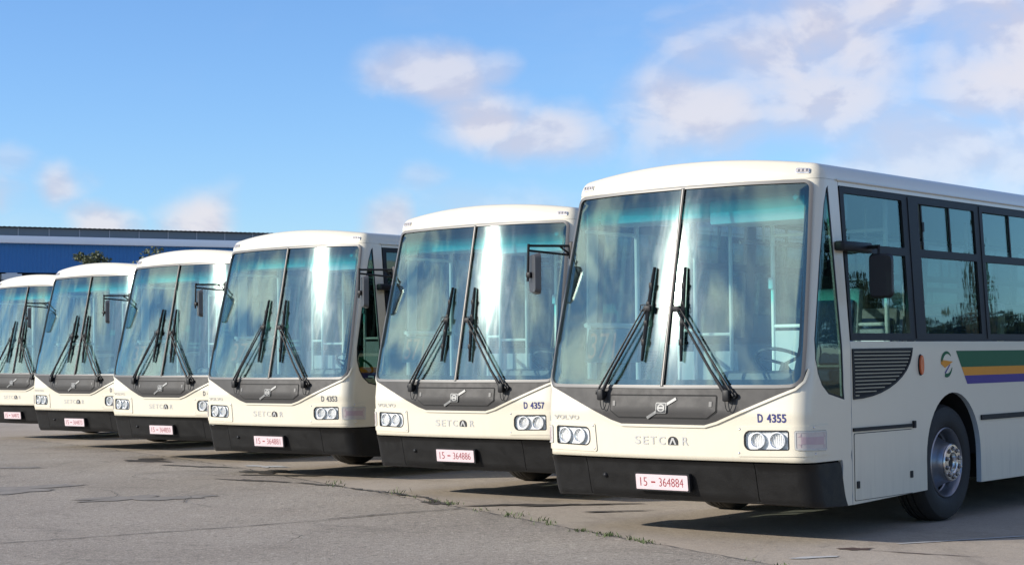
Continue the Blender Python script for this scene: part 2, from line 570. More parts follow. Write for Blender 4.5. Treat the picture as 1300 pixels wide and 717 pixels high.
_YZ = [.27, .34, .60, .63, .9, 1.0, 1.185, 2.80]; _YV = [.13, .09, .03, .0, -.01, -.02, .0, .345]
def yc(z): return lerp(z, _YZ, _YV)
def Wz(z): return lerp(z, [0, 1.5, 2.8], [1.25, 1.25, 1.18])
def Rz(z): return lerp(z, [.8, 2.8], [9., 6.])
def rc(z): return lerp(z, [.3, 1.2, 2.8], [.13, .12, .09])


def plan(s, z):
    """point and outward normal of the front wrap at arc length s from the centre line"""
    sg = 1 if s >= 0 else -1; a = abs(s)
    Wd, R, r = Wz(z), Rz(z), rc(z); x1 = Wd - r; y0 = yc(z)
    th1 = atan(x1 / R)
    if a <= x1:
        x = a; y = y0 + a * a / (2 * R); th = atan(a / R)
    else:
        rr = (Wd - x1) / (1 - sin(th1)); L = rr * (pi / 2 - th1)
        cx = Wd - rr; cy = y0 + x1 * x1 / (2 * R) + rr * cos(th1); t = (a - x1) / rr
        if t <= pi / 2 - th1:
            th = th1 + t; x = cx + rr * sin(th); y = cy - rr * cos(th)
        else:
            th = pi / 2; x = Wd; y = cy + (a - x1 - L)
    return sg * x, y, sg * sin(th), -cos(th)


def F(s, z, off=0.0):
    x, y, nx, ny = plan(s, z)
    return (x + off * nx, y + off * ny, z)


def s_of(y, z):
    Wd, R, r = Wz(z), Rz(z), rc(z); x1 = Wd - r; th1 = atan(x1 / R)
    rr = (Wd - x1) / (1 - sin(th1)); L = rr * (pi / 2 - th1)
    cy = yc(z) + x1 * x1 / (2 * R) + rr * cos(th1)
    return x1 + L + (y - cy)


def SR(y, z, off=0.0): return (Wz(z) + off, y, z)
def SL(y, z, off=0.0): return (-Wz(z) - off, y, z)


LEN = 11.75
WHEEL_Y = (2.55, 8.45)


def by(z): return .757 - .035 * max(0, (z - 1.53) / 1.25)


def group_tag(o, label, cat, group=None, kind=None):
    if label: o['label'] = label
    if cat: o['category'] = cat
    if group: o['group'] = group
    if kind: o['kind'] = kind


def mirror_poly(p): return [(-x, y) for x, y in p][::-1]


# outlines on the front (s, z)
WS_OUT = rounded([(0, 1.180), (1.0, 1.184), (1.215, 1.192), (1.207, 1.50), (1.169, 2.157), (1.126, 2.788), (.6, 2.80), (0, 2.803),
                  (-.6, 2.80), (-1.126, 2.788), (-1.169, 2.157), (-1.207, 1.50), (-1.215, 1.192), (-1.0, 1.184)],
                 [0, 0, .11, 0, 0, .075, 0, 0, 0, .075, 0, 0, .11, 0])
QG = [(1.767, 1.08), (1.531, 1.134), (1.42, 1.205), (1.345, 1.29), (1.290, 1.40), (1.263, 1.55), (1.255, 1.80), (1.241, 2.157), (1.236, 2.60), (1.252, 2.72), (1.287, 2.753)]
QG = [(s_of(.655, 1.085), 1.085)] + QG[1:]
for k in range(9):
    z = 2.74 - (2.74 - 1.09) * k / 8
    QG.append((s_of(.655 - .085 * (z - 1.085) / 1.65, z), z))
QG = QG if area(QG) > 0 else QG[::-1]
HL = rounded([(.735, .714), (1.104, .722), (1.104, .866), (.738, .860)], [.05, .015, .015, .05])
IND = rounded([(1.150, .722), (1.470, .712), (1.478, .862), (1.150, .866)], .015)
HPANEL = rounded([(.665, .664), (1.548, .678), (1.530, .906), (.683, .893)], .02)


def build_bus():
    root = bpy.data.objects.new('city_bus', None); COL.objects.link(root)

    # ---------------- body
    b = MB()
    zt = 2.795
    out = []
    out += [(s_of(.605, .27), .27), (s_of(.757, .27), .27)]
    for k in range(1, 24):
        z = .27 + (zt - .27) * k / 23; out.append((s_of(by(z), z), z))
    L = [(-x, y) for x, y in out][::-1]
    out = [(-s_of(.605, .625), .625), (s_of(.605, .625), .625)] + out + L
    holes = [inset(WS_OUT, .008), QG, mirror_poly(QG), HL, mirror_poly(HL)]
    b.patch(out, holes, F, 'paint', thick=.035, step=.06, mback='int_grey')
    # right side
    def side_outline(left):
        bot = lambda y: lerp(y, [.76, 2.0, 3.1, 12], [.268, .302, .305, .31])
        p = []
        y0 = 1.845 if left else None
        start = [(by(.27) + .006, .27)] if not left else [(y0, bot(y0))]
        p += start
        for wy in WHEEL_Y:
            yl, yr = wy - .52, wy + .52
            p.append((yl, bot(yl)))
            for k in range(0, 21):
                t = pi - pi * k / 20
                p.append((wy + .52 * cos(t), .56 + .54 * sin(t) if k not in (0, 20) else .56))
            p.append((yr, bot(yr)))
        p += [(LEN, .31), (LEN, zt)]
        if not left:
            p += [(by(zt) + .006, zt), (by(2.755) + .006, 2.755)]
        else:
            p += [(y0, zt), (y0, 2.755)]
        p += [(11.25, 2.755), (11.25, 1.535)]
        p += [(y0, 1.535)] if left else [(by(1.535) + .006, 1.535), (by(.9) + .006, .9)]
        return p
    b.patch(side_outline(False), [], SR, 'paint', thick=.045, step=.16, mback='int_grey')
    b.patch(side_outline(True), [], SL, 'paint', thick=.045, step=.16, flip=True, mback='int_grey')
    # strip over the entrance door
    b.patch([(by(2.62) + .006, 2.62), (1.839, 2.62), (1.839, zt), (by(zt) + .006, zt)], [], SL, 'paint', thick=.04, step=.15, flip=True)
    # rear
    rp = [(-1.25, .45), (1.25, .45), (1.25, 1.5), (1.18, zt), (-1.18, zt), (-1.25, 1.5)]
    b.patch(rp, [rounded(rect(-1.0, 1.6, 1.0, 2.55), .08)], lambda u, v, o: (u, LEN + .002 + o, v), 'paint', thick=.04, step=.2, flip=True, mback='int_grey')
    # raised lip along the lower edge of the grey mask
    low = [(-1.232, 1.33), (-1.205, 1.24), (-1.150, 1.185), (-1.031, 1.139), (-.501, .926), (-.395, .897), (.395, .897), (.501, .926), (1.031, 1.139), (1.150, 1.185), (1.205, 1.24), (1.232, 1.33)]
    lo2 = []
    for i, p in enumerate(low):
        q0 = Vector(low[max(0, i - 1)]); q1 = Vector(low[min(len(low) - 1, i + 1)]); d = (q1 - q0).normalized()
        lo2.append((p[0] + d.y * .020, p[1] - d.x * .020))
    b.patch(lo2 + low[::-1], [], F, 'paint', thick=.016, step=.05, off=.015)
    body = b.build('body', root)

    # ---------------- roof
    r = MB()
    loop = []
    zt = 2.797
    loop.append((Wz(zt), LEN, 1, 0))
    for k in range(60): loop.append((Wz(zt), LEN - (LEN - .75) * (k + .5) / 60, 1, 0))
    sm = s_of(.70, zt)
    for k in range(81):
        s = sm - 2 * sm * k / 80
        # finer near the corners
        s = sm * (1 - 2 * k / 80) if True else s
        x, y, nx, ny = plan(s, zt); loop.append((x, y, nx, ny))
    for k in range(60): loop.append((-Wz(zt), .75 + (LEN - .75) * (k + .5) / 60, -1, 0))
    loop.append((-Wz(zt), LEN, -1, 0))
    za = lambda x: 3.0 - .085 * (abs(x) / 1.15) ** 2
    NL = 9; vs = []; fs = []; n = len(loop)
    ri = .088
    for k in range(NL):
        t = pi / 2 * k / (NL - 1)
        for (x, y, nx, ny) in loop:
            d = ri * (1 - cos(t)); xx = x - nx * d; yy = y - ny * d
            vs.append((xx, yy, zt + (za(xx) - zt) * sin(t)))
    for k in range(NL - 1):
        for i in range(n - 1):
            a = k * n + i
            fs.append((a, a + n, a + n + 1, a + 1)[::-1])
    cap = [(vs[(NL - 1) * n + i][0], vs[(NL - 1) * n + i][1]) for i in range(n)]
    r.add(vs, fs, 'paint')
    T, V = triangulate(cap, [], .16)
    r.add([(u, v, za(u)) for u, v in V], T, 'paint')
    # fix: merge seam normals
    bm = bmesh.new()
    for v in r.v: bm.verts.new(v)
    bm.verts.ensure_lookup_table()
    for f in r.f:
        try: bm.faces.new([bm.verts[i] for i in f])
        except ValueError: pass
    bmesh.ops.remove_doubles(bm, verts=bm.verts, dist=2e-4)
    bmesh.ops.recalc_face_normals(bm, faces=bm.faces)
    me = bpy.data.meshes.new('roof'); bm.to_mesh(me); bm.free()
    me.materials.append(M['paint'])
    me.polygons.foreach_set('use_smooth', [True] * len(me.polygons))
    roof = bpy.data.objects.new('roof', me); COL.objects.link(roof); roof.parent = root
    g = MB()
    for sx in (1, -1):
        pts = [(sx * (Wz(2.79) + .004), .70 + (LEN - .75) * k / 40, 2.795) for k in range(41)]
        g.tube(pts, .010, 'paint', 6)
    g.build('rain_gutter', roof)

    # ---------------- bumper (three pieces with seams)
    b = MB()
    def bz(s): return lerp(abs(s), [0, .8, 1.15, 1.3, 1.7], [.300, .303, .298, .285, .268])
    se = s_of(.60, .45)
    def bump_piece(a, c):
        p = []; N = max(2, int(abs(c - a) / .05))
        for k in range(N + 1):
            s = a + (c - a) * k / N; p.append((s, bz(s)))
        return p + [(c, .612), (a, .612)]
    for a, c in ((-se, -.803), (-.797, .797), (.803, se)):
        b.patch(bump_piece(a, c), [], F, 'rubber', thick=.06, step=.05, off=.010)
    # rolled lower lip
    lip = [F(-se + .02 + (2 * se - .04) * k / 80, bz(-se + 2 * se * k / 80) + .008, -.004) for k in range(81)]
    b.tube(lip, .014, 'rubber', 8)
    for sx in (-.62,):
        b.lathe([(0, .018), (.016, .016), (.02, .006), (.022, 0)], F(sx, .475, .010), (0, -1, 0), 'black', 14)
    bumper = b.build('bumper', root)

    # ---------------- windshield, gasket, border
    b = MB()
    gi = inset(WS_OUT, .026)
    b.patch(inset(WS_OUT, .024), [], F, 'ws', thick=.006, step=.07, off=.002)
    wsh = b.build('windshield', root)
    b = MB()
    b.patch(WS_OUT, [gi], F, 'gasket', thick=.022, step=.05, off=.015)
    b.build('windshield_gasket', root)
    b = MB()
    # dark printed border, wider along the bottom
    inner = rounded([(0, 1.248), (1.12, 1.250), (1.145, 1.50), (1.108, 2.157), (1.060, 2.745), (0, 2.758), (-1.060, 2.745), (-1.108, 2.157), (-1.145, 1.50), (-1.12, 1.250)],
                    [0, .09, 0, 0, .06, 0, .06, 0, 0, .09])
    b.patch(inset(WS_OUT, .024), [inner], F, 'frit', thick=.002, step=.05, off=-.006)
    b.build('glass_border', wsh)
    b = MB()
    b.patch(rect(-.014, 1.195, .014, 2.785), [], F, 'black', thick=.016, step=.06, off=.018)
    b.patch(rect(-.004, 1.200, .005, 2.780), [], F, 'gasket', thick=.006, step=.06, off=.022)
    b.build('windshield_divider', root)
    # inspection sticker top right
    b = MB()
    b.patch([(.994, 2.63), (1.02, 2.656), (.994, 2.682), (.968, 2.656)], [], F, 'plate', thick=.001, step=.05, off=-.008)
    b.build('sticker', wsh)

    # ---------------- grey mask below the windshield
    b = MB()
    wl = [p for p in WS_OUT if p[1] < 1.34]
    wl = sorted(wl, key=lambda p: p[0])
    left = sorted([p for p in wl if p[0] < -1.1], key=lambda p: -p[1]); mid = [p for p in wl if abs(p[0]) <= 1.1]; right = sorted([p for p in wl if p[0] > 1.1], key=lambda p: p[1])
    up = left + mid + right
    b.patch(low + up[::-1], [], F, 'mask', thick=.008, step=.05, off=.007)
    mask = b.build('front_mask', root)
    b = MB()
    hat = rounded([(-.425, .942), (.425, .942), (.512, 1.0), (.512, 1.132), (-.512, 1.132), (-.512, 1.0)], [.03, .03, .03, .02, .02, .03])
    b.patch(hat, [inset(hat, .011)], F, 'gap', thick=.004, step=.05, off=.0085)
    b.patch(inset(hat, .012), [], F, 'mask', thick=.006, step=.06, off=.0125)
    for sx in (-.465, .455):
        b.patch(rounded(rect(sx - .013, 1.04, sx + .013, 1.08), .004), [], F, 'gasket', thick=.004, step=.05, off=.017)
    b.build('hatch', mask)
    b = MB()
    e0, e1 = Vector((-.133, .947)), Vector((.144, 1.102)); d = (e1 - e0).normalized(); nn = Vector((-d.y, d.x)) * .011
    for p0, p1 in ((e0, Vector((-.035, .998))), (Vector((.05, 1.052)), e1)):
        b.patch([tuple(p0 - nn), tuple(p1 - nn), tuple(p1 + nn), tuple(p0 + nn)], [], F, 'badge', thick=.006, step=.05, off=.02)
    sq = rounded(rect(-.042, .985, .058, 1.070), .012)
    b.patch(sq, [], F, 'emb', thick=.008, step=.05, off=.022)
    b.patch(sq, [inset(sq, .006)], F, 'badge', thick=.008, step=.03, off=.024)
    el = ellipse(.008, 1.027, .034, .032, 24)
    b.patch(el, [ellipse(.008, 1.027, .024, .022, 24)], F, 'badge', thick=.006, step=.02, off=.0245)
    b.patch(rect(-.024, 1.021, .040, 1.034), [], F, 'badge', thick=.006, step=.03, off=.026)
    b.build('emblem', mask)

    # ---------------- lettering on the front
    b = MB()
    lx = -.275
    for ch, x0, x1 in (('S', -.277, -.215), ('E', -.192, -.140), ('T', -.122, -.062), ('C', -.040, .024), ('R', .182, .240)):
        put_text(b, ch, x0, .738, x1, .803, F, 'silver', bold=.012, off=.004)
    b.build('maker_lettering', root)
    b = MB()
    arch = [(.052, .738)] + [(.096 + .046 * cos(t), .765 + .040 * sin(t)) for t in [pi - pi * k / 12 for k in range(13)]] + [(.142, .738)]
    arch = arch[::-1] if area(arch) < 0 else arch
    b.patch(arch, [], F, 'emb', thick=.004, step=.03, off=.005)
    b.patch([(.064, .741), (.078, .741), (.097, .776), (.115, .741), (.130, .741), (.105, .794), (.089, .794)], [], F, 'silver', thick=.002, step=.03, off=.008)
    b.build('arch_emblem', root)
    b = MB()
    for ch, x0, x1 in (('V', -1.140, -1.078), ('O', -1.076, -1.022), ('L', -1.014, -.974), ('V', -.974, -.916), ('O', -.912, -.856)):
        put_text(b, ch, x0, .922, x1, .958, F, 'palesilver', bold=.02, off=.006)
    b.build('badge_lettering', root)

    # ---------------- headlights
    for mir in (False, True):
        mp = mirror_poly if mir else (lambda p: p)
        sg = -1 if mir else 1
        b = MB()
        b.patch(mp(HPANEL), [mp(inset(HL, -.004)), mp(inset(IND, -.003))], F, 'paint', thick=.010, step=.05, off=.0075)
        for (sx, sz) in ((.70, .873), (.69, .690), (1.30, .888), (1.31, .690)):
            b.lathe([(0, .005), (.006, .004), (.009, 0)], F(sg * sx, sz, .0075), (0.0, -1, 0), 'steel', 10)
        b.build('headlight_panel', root)
        b = MB()
        b.patch(mp(inset(HL, -.003)), [mp(inset(HL, .006))], F, 'black', thick=.012, step=.04, off=.010)
        b.patch(mp(inset(HL, .004)), [], F, 'lampfield', thick=.006, step=.04, off=-.010)
        hl = b.build('headlight', root)
        for cx, rad in ((.850, .056), (1.012, .060)):
            b = MB()
            o = Vector(F(sg * cx, .790, -.026)); x, y, nx, ny = plan(sg * cx, .79)
            prof = [(rad, .034), (rad - .004, .032), (rad * .80, .012), (rad * .45, .003), (.012, .001), (.010, .012), (0, .014)]
            b.lathe(prof, o, (nx, ny, 0), 'chrome', 28)
            # fluted lamp glass
            for k in range(-3, 4):
                xx = k * rad * .27
                hh = sqrt(max(0, rad ** 2 - xx ** 2)) * .8
                tx = Vector((-ny, nx, 0))
                b.tube([o + tx * xx + Vector((nx, ny, 0)) * .026 + Vector((0, 0, -hh)), o + tx * xx + Vector((nx, ny, 0)) * .026 + Vector((0, 0, hh))], .0022, 'steel', 5)
            b.lathe([(rad + .005, .030), (rad + .005, .040), (rad, .042), (rad - .003, .034)], o, (nx, ny, 0), 'lampfield', 28)
            b.build('lamp_bowl', hl)
        b = MB()
        b.patch(mp(inset(HL, .011)), [], F, 'lens', thick=.003, step=.04, off=.006)
        b.build('lens', hl)
        b = MB()
        b.patch(mp(IND), [], F, 'clear', thick=.02, step=.035, off=.012)
        b.patch(mp(IND), [mp(inset(IND, .012))], F, 'palesilver', thick=.008, step=.04, off=.015)
        b.patch(mp(inset(IND, .045)), [], F, principled('indicator_bulb_window', (.44, .33, .35), .25, coat=.3), thick=.002, step=.04, off=.0135)
        b.build('indicator', root)
        b = MB()
        mk = rounded([(.984, 2.842), (1.098, 2.836), (1.098, 2.872), (.984, 2.880)], .01)
        def FR(s, z, off=0.0):  # the header above z 2.80 belongs to the rounded roof edge
            t = math.asin(min(1, max(0, (z - 2.797) / (za(s) - 2.797)))); d = ri * (1 - cos(t))
            x, y, nx, ny = plan(s, 2.797)
            return (x - nx * (d - off), y - ny * (d - off), z + off * sin(t) * .8)
        b.patch(mp(mk), [], FR, 'steel', thick=.012, step=.03, off=.008)
        b.patch(mp(inset(mk, .007)), [], FR, 'clear', thick=.006, step=.03, off=.013)
        for k in range(3):
            x0 = 1.004 + k * .032
            b.patch(mp(rect(x0, 2.849, x0 + .016, 2.866)), [], FR, 'darkgrey', thick=.002, step=.03, off=.0145)
        b.build('marker_lamp', root)

    # ---------------- quarter windows
    for mir in (False, True):
        b = MB()
        q = mirror_poly(QG) if mir else QG
        b.patch(inset(q, -.002), [], F, 'qglass', thick=.005, step=.06, off=-.008)
        b.patch(q, [inset(q, .014)], F, 'black', thick=.006, step=.05, off=-.004)
        b.build('quarter_window', root)

    # ---------------- side windows
    wins = [(.80, 1.775)] + [(2.065 + 1.235 * k, 3.145 + 1.235 * k) for k in range(7)]
    for left in (False, True):
        fm = SL if left else SR
        y0 = 1.851 if left else None
        if left: outl = [(y0, 1.542), (11.244, 1.542), (11.244, 2.749), (y0, 2.749)]
        else: outl = [(by(1.54) + .012, 1.542), (11.244, 1.542), (11.244, 2.749), (by(2.75) + .012, 2.749)]
        hs = []; panes = []
        for i, (a, c) in enumerate(wins):
            if left and i == 0: continue
            top = 2.700 if i == 0 else 2.690
            lo_ = rounded(rect(a, 1.600, c, 2.240), .012, 3); up_ = rounded(rect(a, 2.305, c, top), .012, 3)
            hs += [lo_, up_]; panes.append((i, a, c, lo_, up_, top))
        b = MB()
        b.patch(outl, hs, fm, 'black', thick=.04, step=.14, off=.006, flip=left)
        for i, (a, c) in enumerate(wins):   # raised pillar covers
            if left and i == 0: continue
            nx_ = wins[i + 1][0] if i + 1 < len(wins) else c + .2
            b.patch(rect(c + .10, 1.56, c + .16, 2.735), [], fm, 'black', thick=.008, step=.2, off=.012, flip=left)
        band = b.build('window_frame', root)
        for i, a, c, lo_, up_, top in panes:
            b = MB()
            b.patch(inset(lo_, -.006), [], fm, 'glass', thick=.005, step=.3, off=-.010, flip=left)
            b.build('window_pane', band)
            b = MB()
            if i == 0:
                b.patch(inset(up_, -.006), [], fm, 'glass', thick=.005, step=.3, off=-.010, flip=left)
            else:     # two sliding lights, the front one slid open a little on the second window
                mid_ = a + (c - a) * .56; st = a + (.085 if (i == 1) else -.004)
                b.patch(rect(st, 2.302, mid_ + .02, top + .004), [], fm, 'glass', thick=.005, step=.3, off=-.020, flip=left)
                b.patch(rect(mid_ - .01, 2.302, c + .004, top + .004), [], fm, 'glass', thick=.005, step=.3, off=-.008, flip=left)
                b.patch(rect(mid_ - .012, 2.303, mid_ + .010, top + .002), [], fm, 'black', thick=.012, step=.3, off=-.005, flip=left)
                b.patch(rect(st, 2.303, st + .022, top + .002), [], fm, 'black', thick=.012, step=.3, off=-.014, flip=left)
                b.patch(rounded(rect(st - .004, 2.46, st + .03, 2.54), .006), [], fm, 'black', thick=.02, step=.1, off=-.004, flip=left)
            b.build('window_pane', band)

    # ---------------- entrance door on the kerb side
    b = MB()
    d0 = [(by(.4) + .012, .36), (1.833, .36), (1.833, 2.612), (by(2.6) + .012, 2.612)]
    leafs = [rounded(rect(.835, .52, 1.265, 2.52), .04), rounded(rect(1.335, .52, 1.765, 2.52), .04)]
    b.patch(d0, leafs, SL, 'black', thick=.035, step=.15, off=.004, flip=True)
    dr = b.build('entrance_door', root)
    for lf in leafs:
        b = MB(); b.patch(inset(lf, -.006), [], SL, 'glass', thick=.005, step=.3, off=-.012, flip=True); b.build('door_glass', dr)
    b = MB()
    b.patch(rounded(rect(-1.02, 1.58, 1.02, 2.57), .08), [], lambda u, v, o: (u, LEN - .012 + o, v), 'glass', thick=.005, step=.3, flip=True)
    b.build('rear_window', root)

    # ---------------- side fittings (driver's side)
    vent = [(.782, 1.478), (1.800, 1.483)] + [(.788 + 1.005 * sin(t), 1.478 - .395 * cos(t) ** 1.0) for t in [pi / 2 - pi / 2 * k / 10 for k in range(1, 11)]]
    vent = vent[::-1] if area(vent) < 0 else vent
    for left in (False,):
        b = MB()
        b.patch(vent, [inset(vent, .02)], SR, 'black', thick=.012, step=.06, off=.009)
        b.patch(inset(vent, .018), [], SR, 'gap', thick=.004, step=.1, off=.0025)
        vi = inset(vent, .026)
        for k in range(13):
            z = 1.112 + k * .0283
            ys = [y for y in np.linspace(.78, 1.82, 105) if inside((y, z), vi)]
            if len(ys) < 4: continue
            b.patch([(ys[0], z - .004), (ys[-1] - .0, z - .004), (ys[-1], z + .005), (ys[0], z + .005)], [], SR, 'slat', thick=.004, step=.3, off=.0075)
        b.build('vent_grille', root)
    b = MB()
    b.patch(rounded(rect(.790, .295, 1.765, .820), .015), [], SR, 'gap', thick=.002, step=.2, off=.0015)
    b.patch(rounded(rect(.795, .300, 1.760, .815), .015), [], SR, 'paint', thick=.006, step=.2, off=.0055)
    ap = b.build('access_panel', root)
    for yy, zz in ((.835, .42), (1.735, .45)):
        b = MB(); b.patch(rounded(rect(yy - .02, zz - .028, yy + .02, zz + .028), .006), [], SR, 'black', thick=.01, step=.1, off=.014); b.build('latch', ap)
    for a, c, z0, z1 in ((.775, 1.80, .834, .862), (3.075, 7.88, .845, .890)):
        b = MB(); b.patch(rounded(rect(a, z0, c, z1), .008), [], SR, 'black', thick=.014, step=.2, off=.014)
        if a < 1: b.patch(rounded(rect(1.775, .825, 1.81, .885), .01), [], SR, 'black', thick=.02, step=.1, off=.022)
        b.build('rub_strip', root)
    b = MB(); b.patch(rounded(rect(3.075, .845, 7.88, .890), .008), [], SL, 'black', thick=.014, step=.2, off=.014, flip=True); b.build('rub_strip', root)
    b = MB()
    b.patch(ellipse(1.936, 1.340, .038, .088, 20), [], SR, 'black', thick=.012, step=.04, off=.010)
    b.patch(ellipse(1.936, 1.340, .032, .080, 20), [], SR, 'amber', thick=.024, step=.03, off=.024)
    b.build('side_indicator', root)
    yl = lambda z: 2.612 + (1.454 - z) / .288 * .212
    b = MB()
    for za_, zb_, mm in ((1.454, 1.313, 'green'), (1.313, 1.239, 'orange'), (1.239, 1.166, 'purple')):
        b.patch([(yl(zb_), zb_), (LEN - .3, zb_), (LEN - .3, za_), (yl(za_), za_)], [], SR, mm, thick=.001, step=.3, off=.0022)
        b.patch([(yl(zb_), zb_), (LEN - .3, zb_), (LEN - .3, za_), (yl(za_), za_)], [], SL, mm, thick=.001, step=.3, off=.0022, flip=True)
    b.build('stripe', root)
    # round transit emblem ahead of the stripes
    b = MB()
    cy, cz, R1 = 2.425, 1.340, .112
    def arc(a0, a1, w0, n=14):
        o = []; i_ = []
        for k in range(n + 1):
            t = radians(a0 + (a1 - a0) * k / n); w1 = w0 * (1 - (k / n) ** 2 * .8)
            o.append((cy + R1 * cos(t), cz + R1 * sin(t))); i_.append((cy + (R1 - w1) * cos(t), cz + (R1 - w1) * sin(t)))
        p = o + i_[::-1]
        return p if area(p) > 0 else p[::-1]
    b.patch(arc(165, 40, .035), [], SR, 'green', thick=.001, step=.05, off=.003)
    b.patch(arc(250, 345, .035), [], SR, 'green', thick=.001, step=.05, off=.003)
    b.patch([(cy - .105, cz + .005), (cy - .03, cz - .030), (cy + .12, cz + .022), (cy - .105, cz + .040)], [], SR, 'orange', thick=.001, step=.05, off=.003)
    b.patch([(cy - .04, cz - .072), (cy - .02, cz - .076), (cy + .075, cz + .0), (cy + .06, cz + .0)], [], SR, 'purple', thick=.001, step=.05, off=.003)
    b.build('transit_emblem', root)

    # ---------------- wheels
    for wy in WHEEL_Y:
        for sx in (1, -1):
            b = MB()
            o = (0, wy, .5); ax = (sx, 0, 0)
            ty = [(.29, 1.150), (.315, 1.178), (.36, 1.190), (.43, 1.188), (.472, 1.172), (.492, 1.140), (.5, 1.10), (.5, 1.085)]
            for gx in (1.06, 1.00, .96): ty += [(.5, gx + .012), (.487, gx + .010), (.487, gx - .002), (.5, gx - .004)]
            ty += [(.495, .925), (.47, .90), (.40, .885), (.30, .89), (.29, .92)]
            b.lathe(ty, o, ax, 'tyre', 56)
            wh = b.build('wheel', root)
            b = MB()
            ri_ = [(.29, .90), (.285, 1.0), (.288, 1.150), (.300, 1.172), (.292, 1.180), (.282, 1.168), (.270, 1.140), (.262, 1.075), (.248, 1.060), (.225, 1.072), (.195, 1.115), (.172, 1.170), (.165, 1.205), (.158, 1.215)]
            b.lathe(ri_, o, ax, 'alloy', 56)
            for k in range(10):     # hand holes
                t = 2 * pi * k / 10
                c = Vector((sx * 1.083, wy + .228 * cos(t), .5 + .228 * sin(t)))
                nrm = Vector((sx * .75, .55 * cos(t), .55 * sin(t))).normalized()
                b.lathe([(0, .004), (.026, .004), (.027, -.01)], c, nrm, 'gap', 14)
            b.build('rim', wh)
            b = MB()
            hb = [(.158, 1.205), (.160, 1.222), (.152, 1.232), (.088, 1.234), (.080, 1.228), (.076, 1.200), (.070, 1.192), (0, 1.190)]
            b.lathe(hb, o, ax, 'hubsteel', 40)
            b.lathe([(.068, 1.194), (.060, 1.203), (.030, 1.206), (0, 1.206)], o, ax, 'black', 28)
            for k in range(10):
                t = 2 * pi * (k + .5) / 10
                c = Vector((sx * 1.233, wy + .121 * cos(t), .5 + .121 * sin(t)))
                b.lathe([(0, .024), (.011, .024), (.015, .018), (.015, .0)], c, ax, 'steel', 6)
                b.lathe([(.021, .002), (.015, .003)], c, ax, 'black', 12)
            b.build('hub', wh)
    # ---------------- underbody
    b = MB()
    b.box((0, 5.9, .56), (1.5, 10.7, .44), 'under', .03)
    b.box((0, 1.0, .48), (1.9, .9, .26), 'under', .05)
    b.box((0, 5.5, .52), (2.3, 4.3, .4), 'under', .03)
    b.box((0, 10.6, .60), (2.36, 2.0, .5), 'under', .03)
    for wy in WHEEL_Y: b.tube([(-.95, wy, .5), (.95, wy, .5)], .07, 'under', 10)
    for wy in WHEEL_Y:   # wheel housings
        for sx in (1, -1):
            pts = []
            for k in range(13):
                t = pi * k / 12; pts.append((wy - .56 * cos(t), .55 + .57 * sin(t)))
            vs = [(sx * 1.20, y, z) for y, z in pts] + [(sx * .70, y, z) for y, z in pts]
            b.add(vs, [(k, k + 1, k + 14, k + 13) for k in range(12)], 'under')
            b.add([(sx * .71, y, z) for y, z in pts] + [(sx * .71, wy, .3)], [tuple(range(13)) + (13,)], 'under')
    b.build('underbody', root)

    # ---------------- interior
    b = MB()
    for y0_, y1_, wd_ in ((.35, 1.95, 2.36), (1.95, 3.15, 1.36), (3.15, 7.85, 2.36), (7.85, 9.05, 1.36), (9.05, 11.55, 2.36)):
        b.box((0, (y0_ + y1_) / 2, .80), (wd_, y1_ - y0_, .05), 'floor_in')
    for wy in WHEEL_Y:
        for sx in (1, -1): b.box((sx * .95, wy, 1.15), (.50, 1.2, .03), 'floor_in'); 
    b.build('floor', root)
    b = MB(); b.box((0, 6.25, 2.735), (2.24, 10.8, .03), 'int_pale', .01); b.build('ceiling', root)
    b = MB()
    b.box((0, .46, 1.00), (2.26, .46, .40), 'int_dark', .05)
    b.box((.60, .58, 1.22), (.78, .28, .18), 'int_dark', .06)
    b.box((-.35, .40, 1.205), (1.3, .26, .03), 'int_grey', .01)
    b.box((-.95, .40, .62), (.2, .2, .2), 'int_dark', .02)
    b.build('dashboard', root)
    b = MB()
    c = Vector((.60, .86, 1.36)); rot = Matrix.Rotation(radians(-32), 3, 'X')
    ring = [c + rot @ Vector((.235 * cos(2 * pi * k / 32), .235 * sin(2 * pi * k / 32), 0)) for k in range(32)]
    b.tube(ring, .015, 'int_dark', 8, closed=True)
    for k in (0, 1, 2):
        t = radians(90 + 120 * k); b.tube([c, c + rot @ Vector((.235 * cos(t), .235 * sin(t), 0))], .014, 'int_dark', 6)
    b.tube([c, c + rot @ Vector((0, 0, -.42))], .03, 'int_dark', 10)
    b.build('steering_wheel', root)

    def seat(x, y, name, fab, wd=.46, zz=.82, h=.62):
        b = MB()
        b.box((x, y, zz + .40), (wd, .44, .10), fab, .03)
        b.box((x, y + .25, zz + .40 + h / 2 + .05), (wd, .09, h), 'seat' if fab != 'int_dark' else fab, .035, Matrix.Rotation(radians(-8), 3, 'X'))
        b.box((x, y + .19, zz + .40 + h / 2 + .02), (wd - .08, .05, h - .14), fab, .02, Matrix.Rotation(radians(-8), 3, 'X'))
        b.box((x, y + .05, zz + .18), (wd * .5, .3, .36), 'int_dark', .02)
        return b.build(name, root)
    seat(.60, 1.42, 'driver_seat', 'seatblue', .5, .86, .68)
    proto_seat = None
    for k in range(9):
        for x in (-.74, .74):
            if x < 0 and k in (0, 4): continue
            if proto_seat is None:
                proto_seat = seat(0, 0, 'passenger_seat', 'seatblue', .88)
                proto_seat.location = (x, 3.5 + k * .82, 0)
            else:
                o = proto_seat.copy(); COL.objects.link(o); o.parent = root; o.location = (x, 3.5 + k * .82, 0)
    # partition behind the driver
    b = MB()
    for x in (.02, 1.10): b.tube([(x, 1.66, .82), (x, 1.66, 2.70)], .020, 'pole', 10)
    for z in (.9, 1.68, 2.46): b.tube([(.02, 1.66, z), (1.10, 1.66, z)], .016, 'pole', 8)
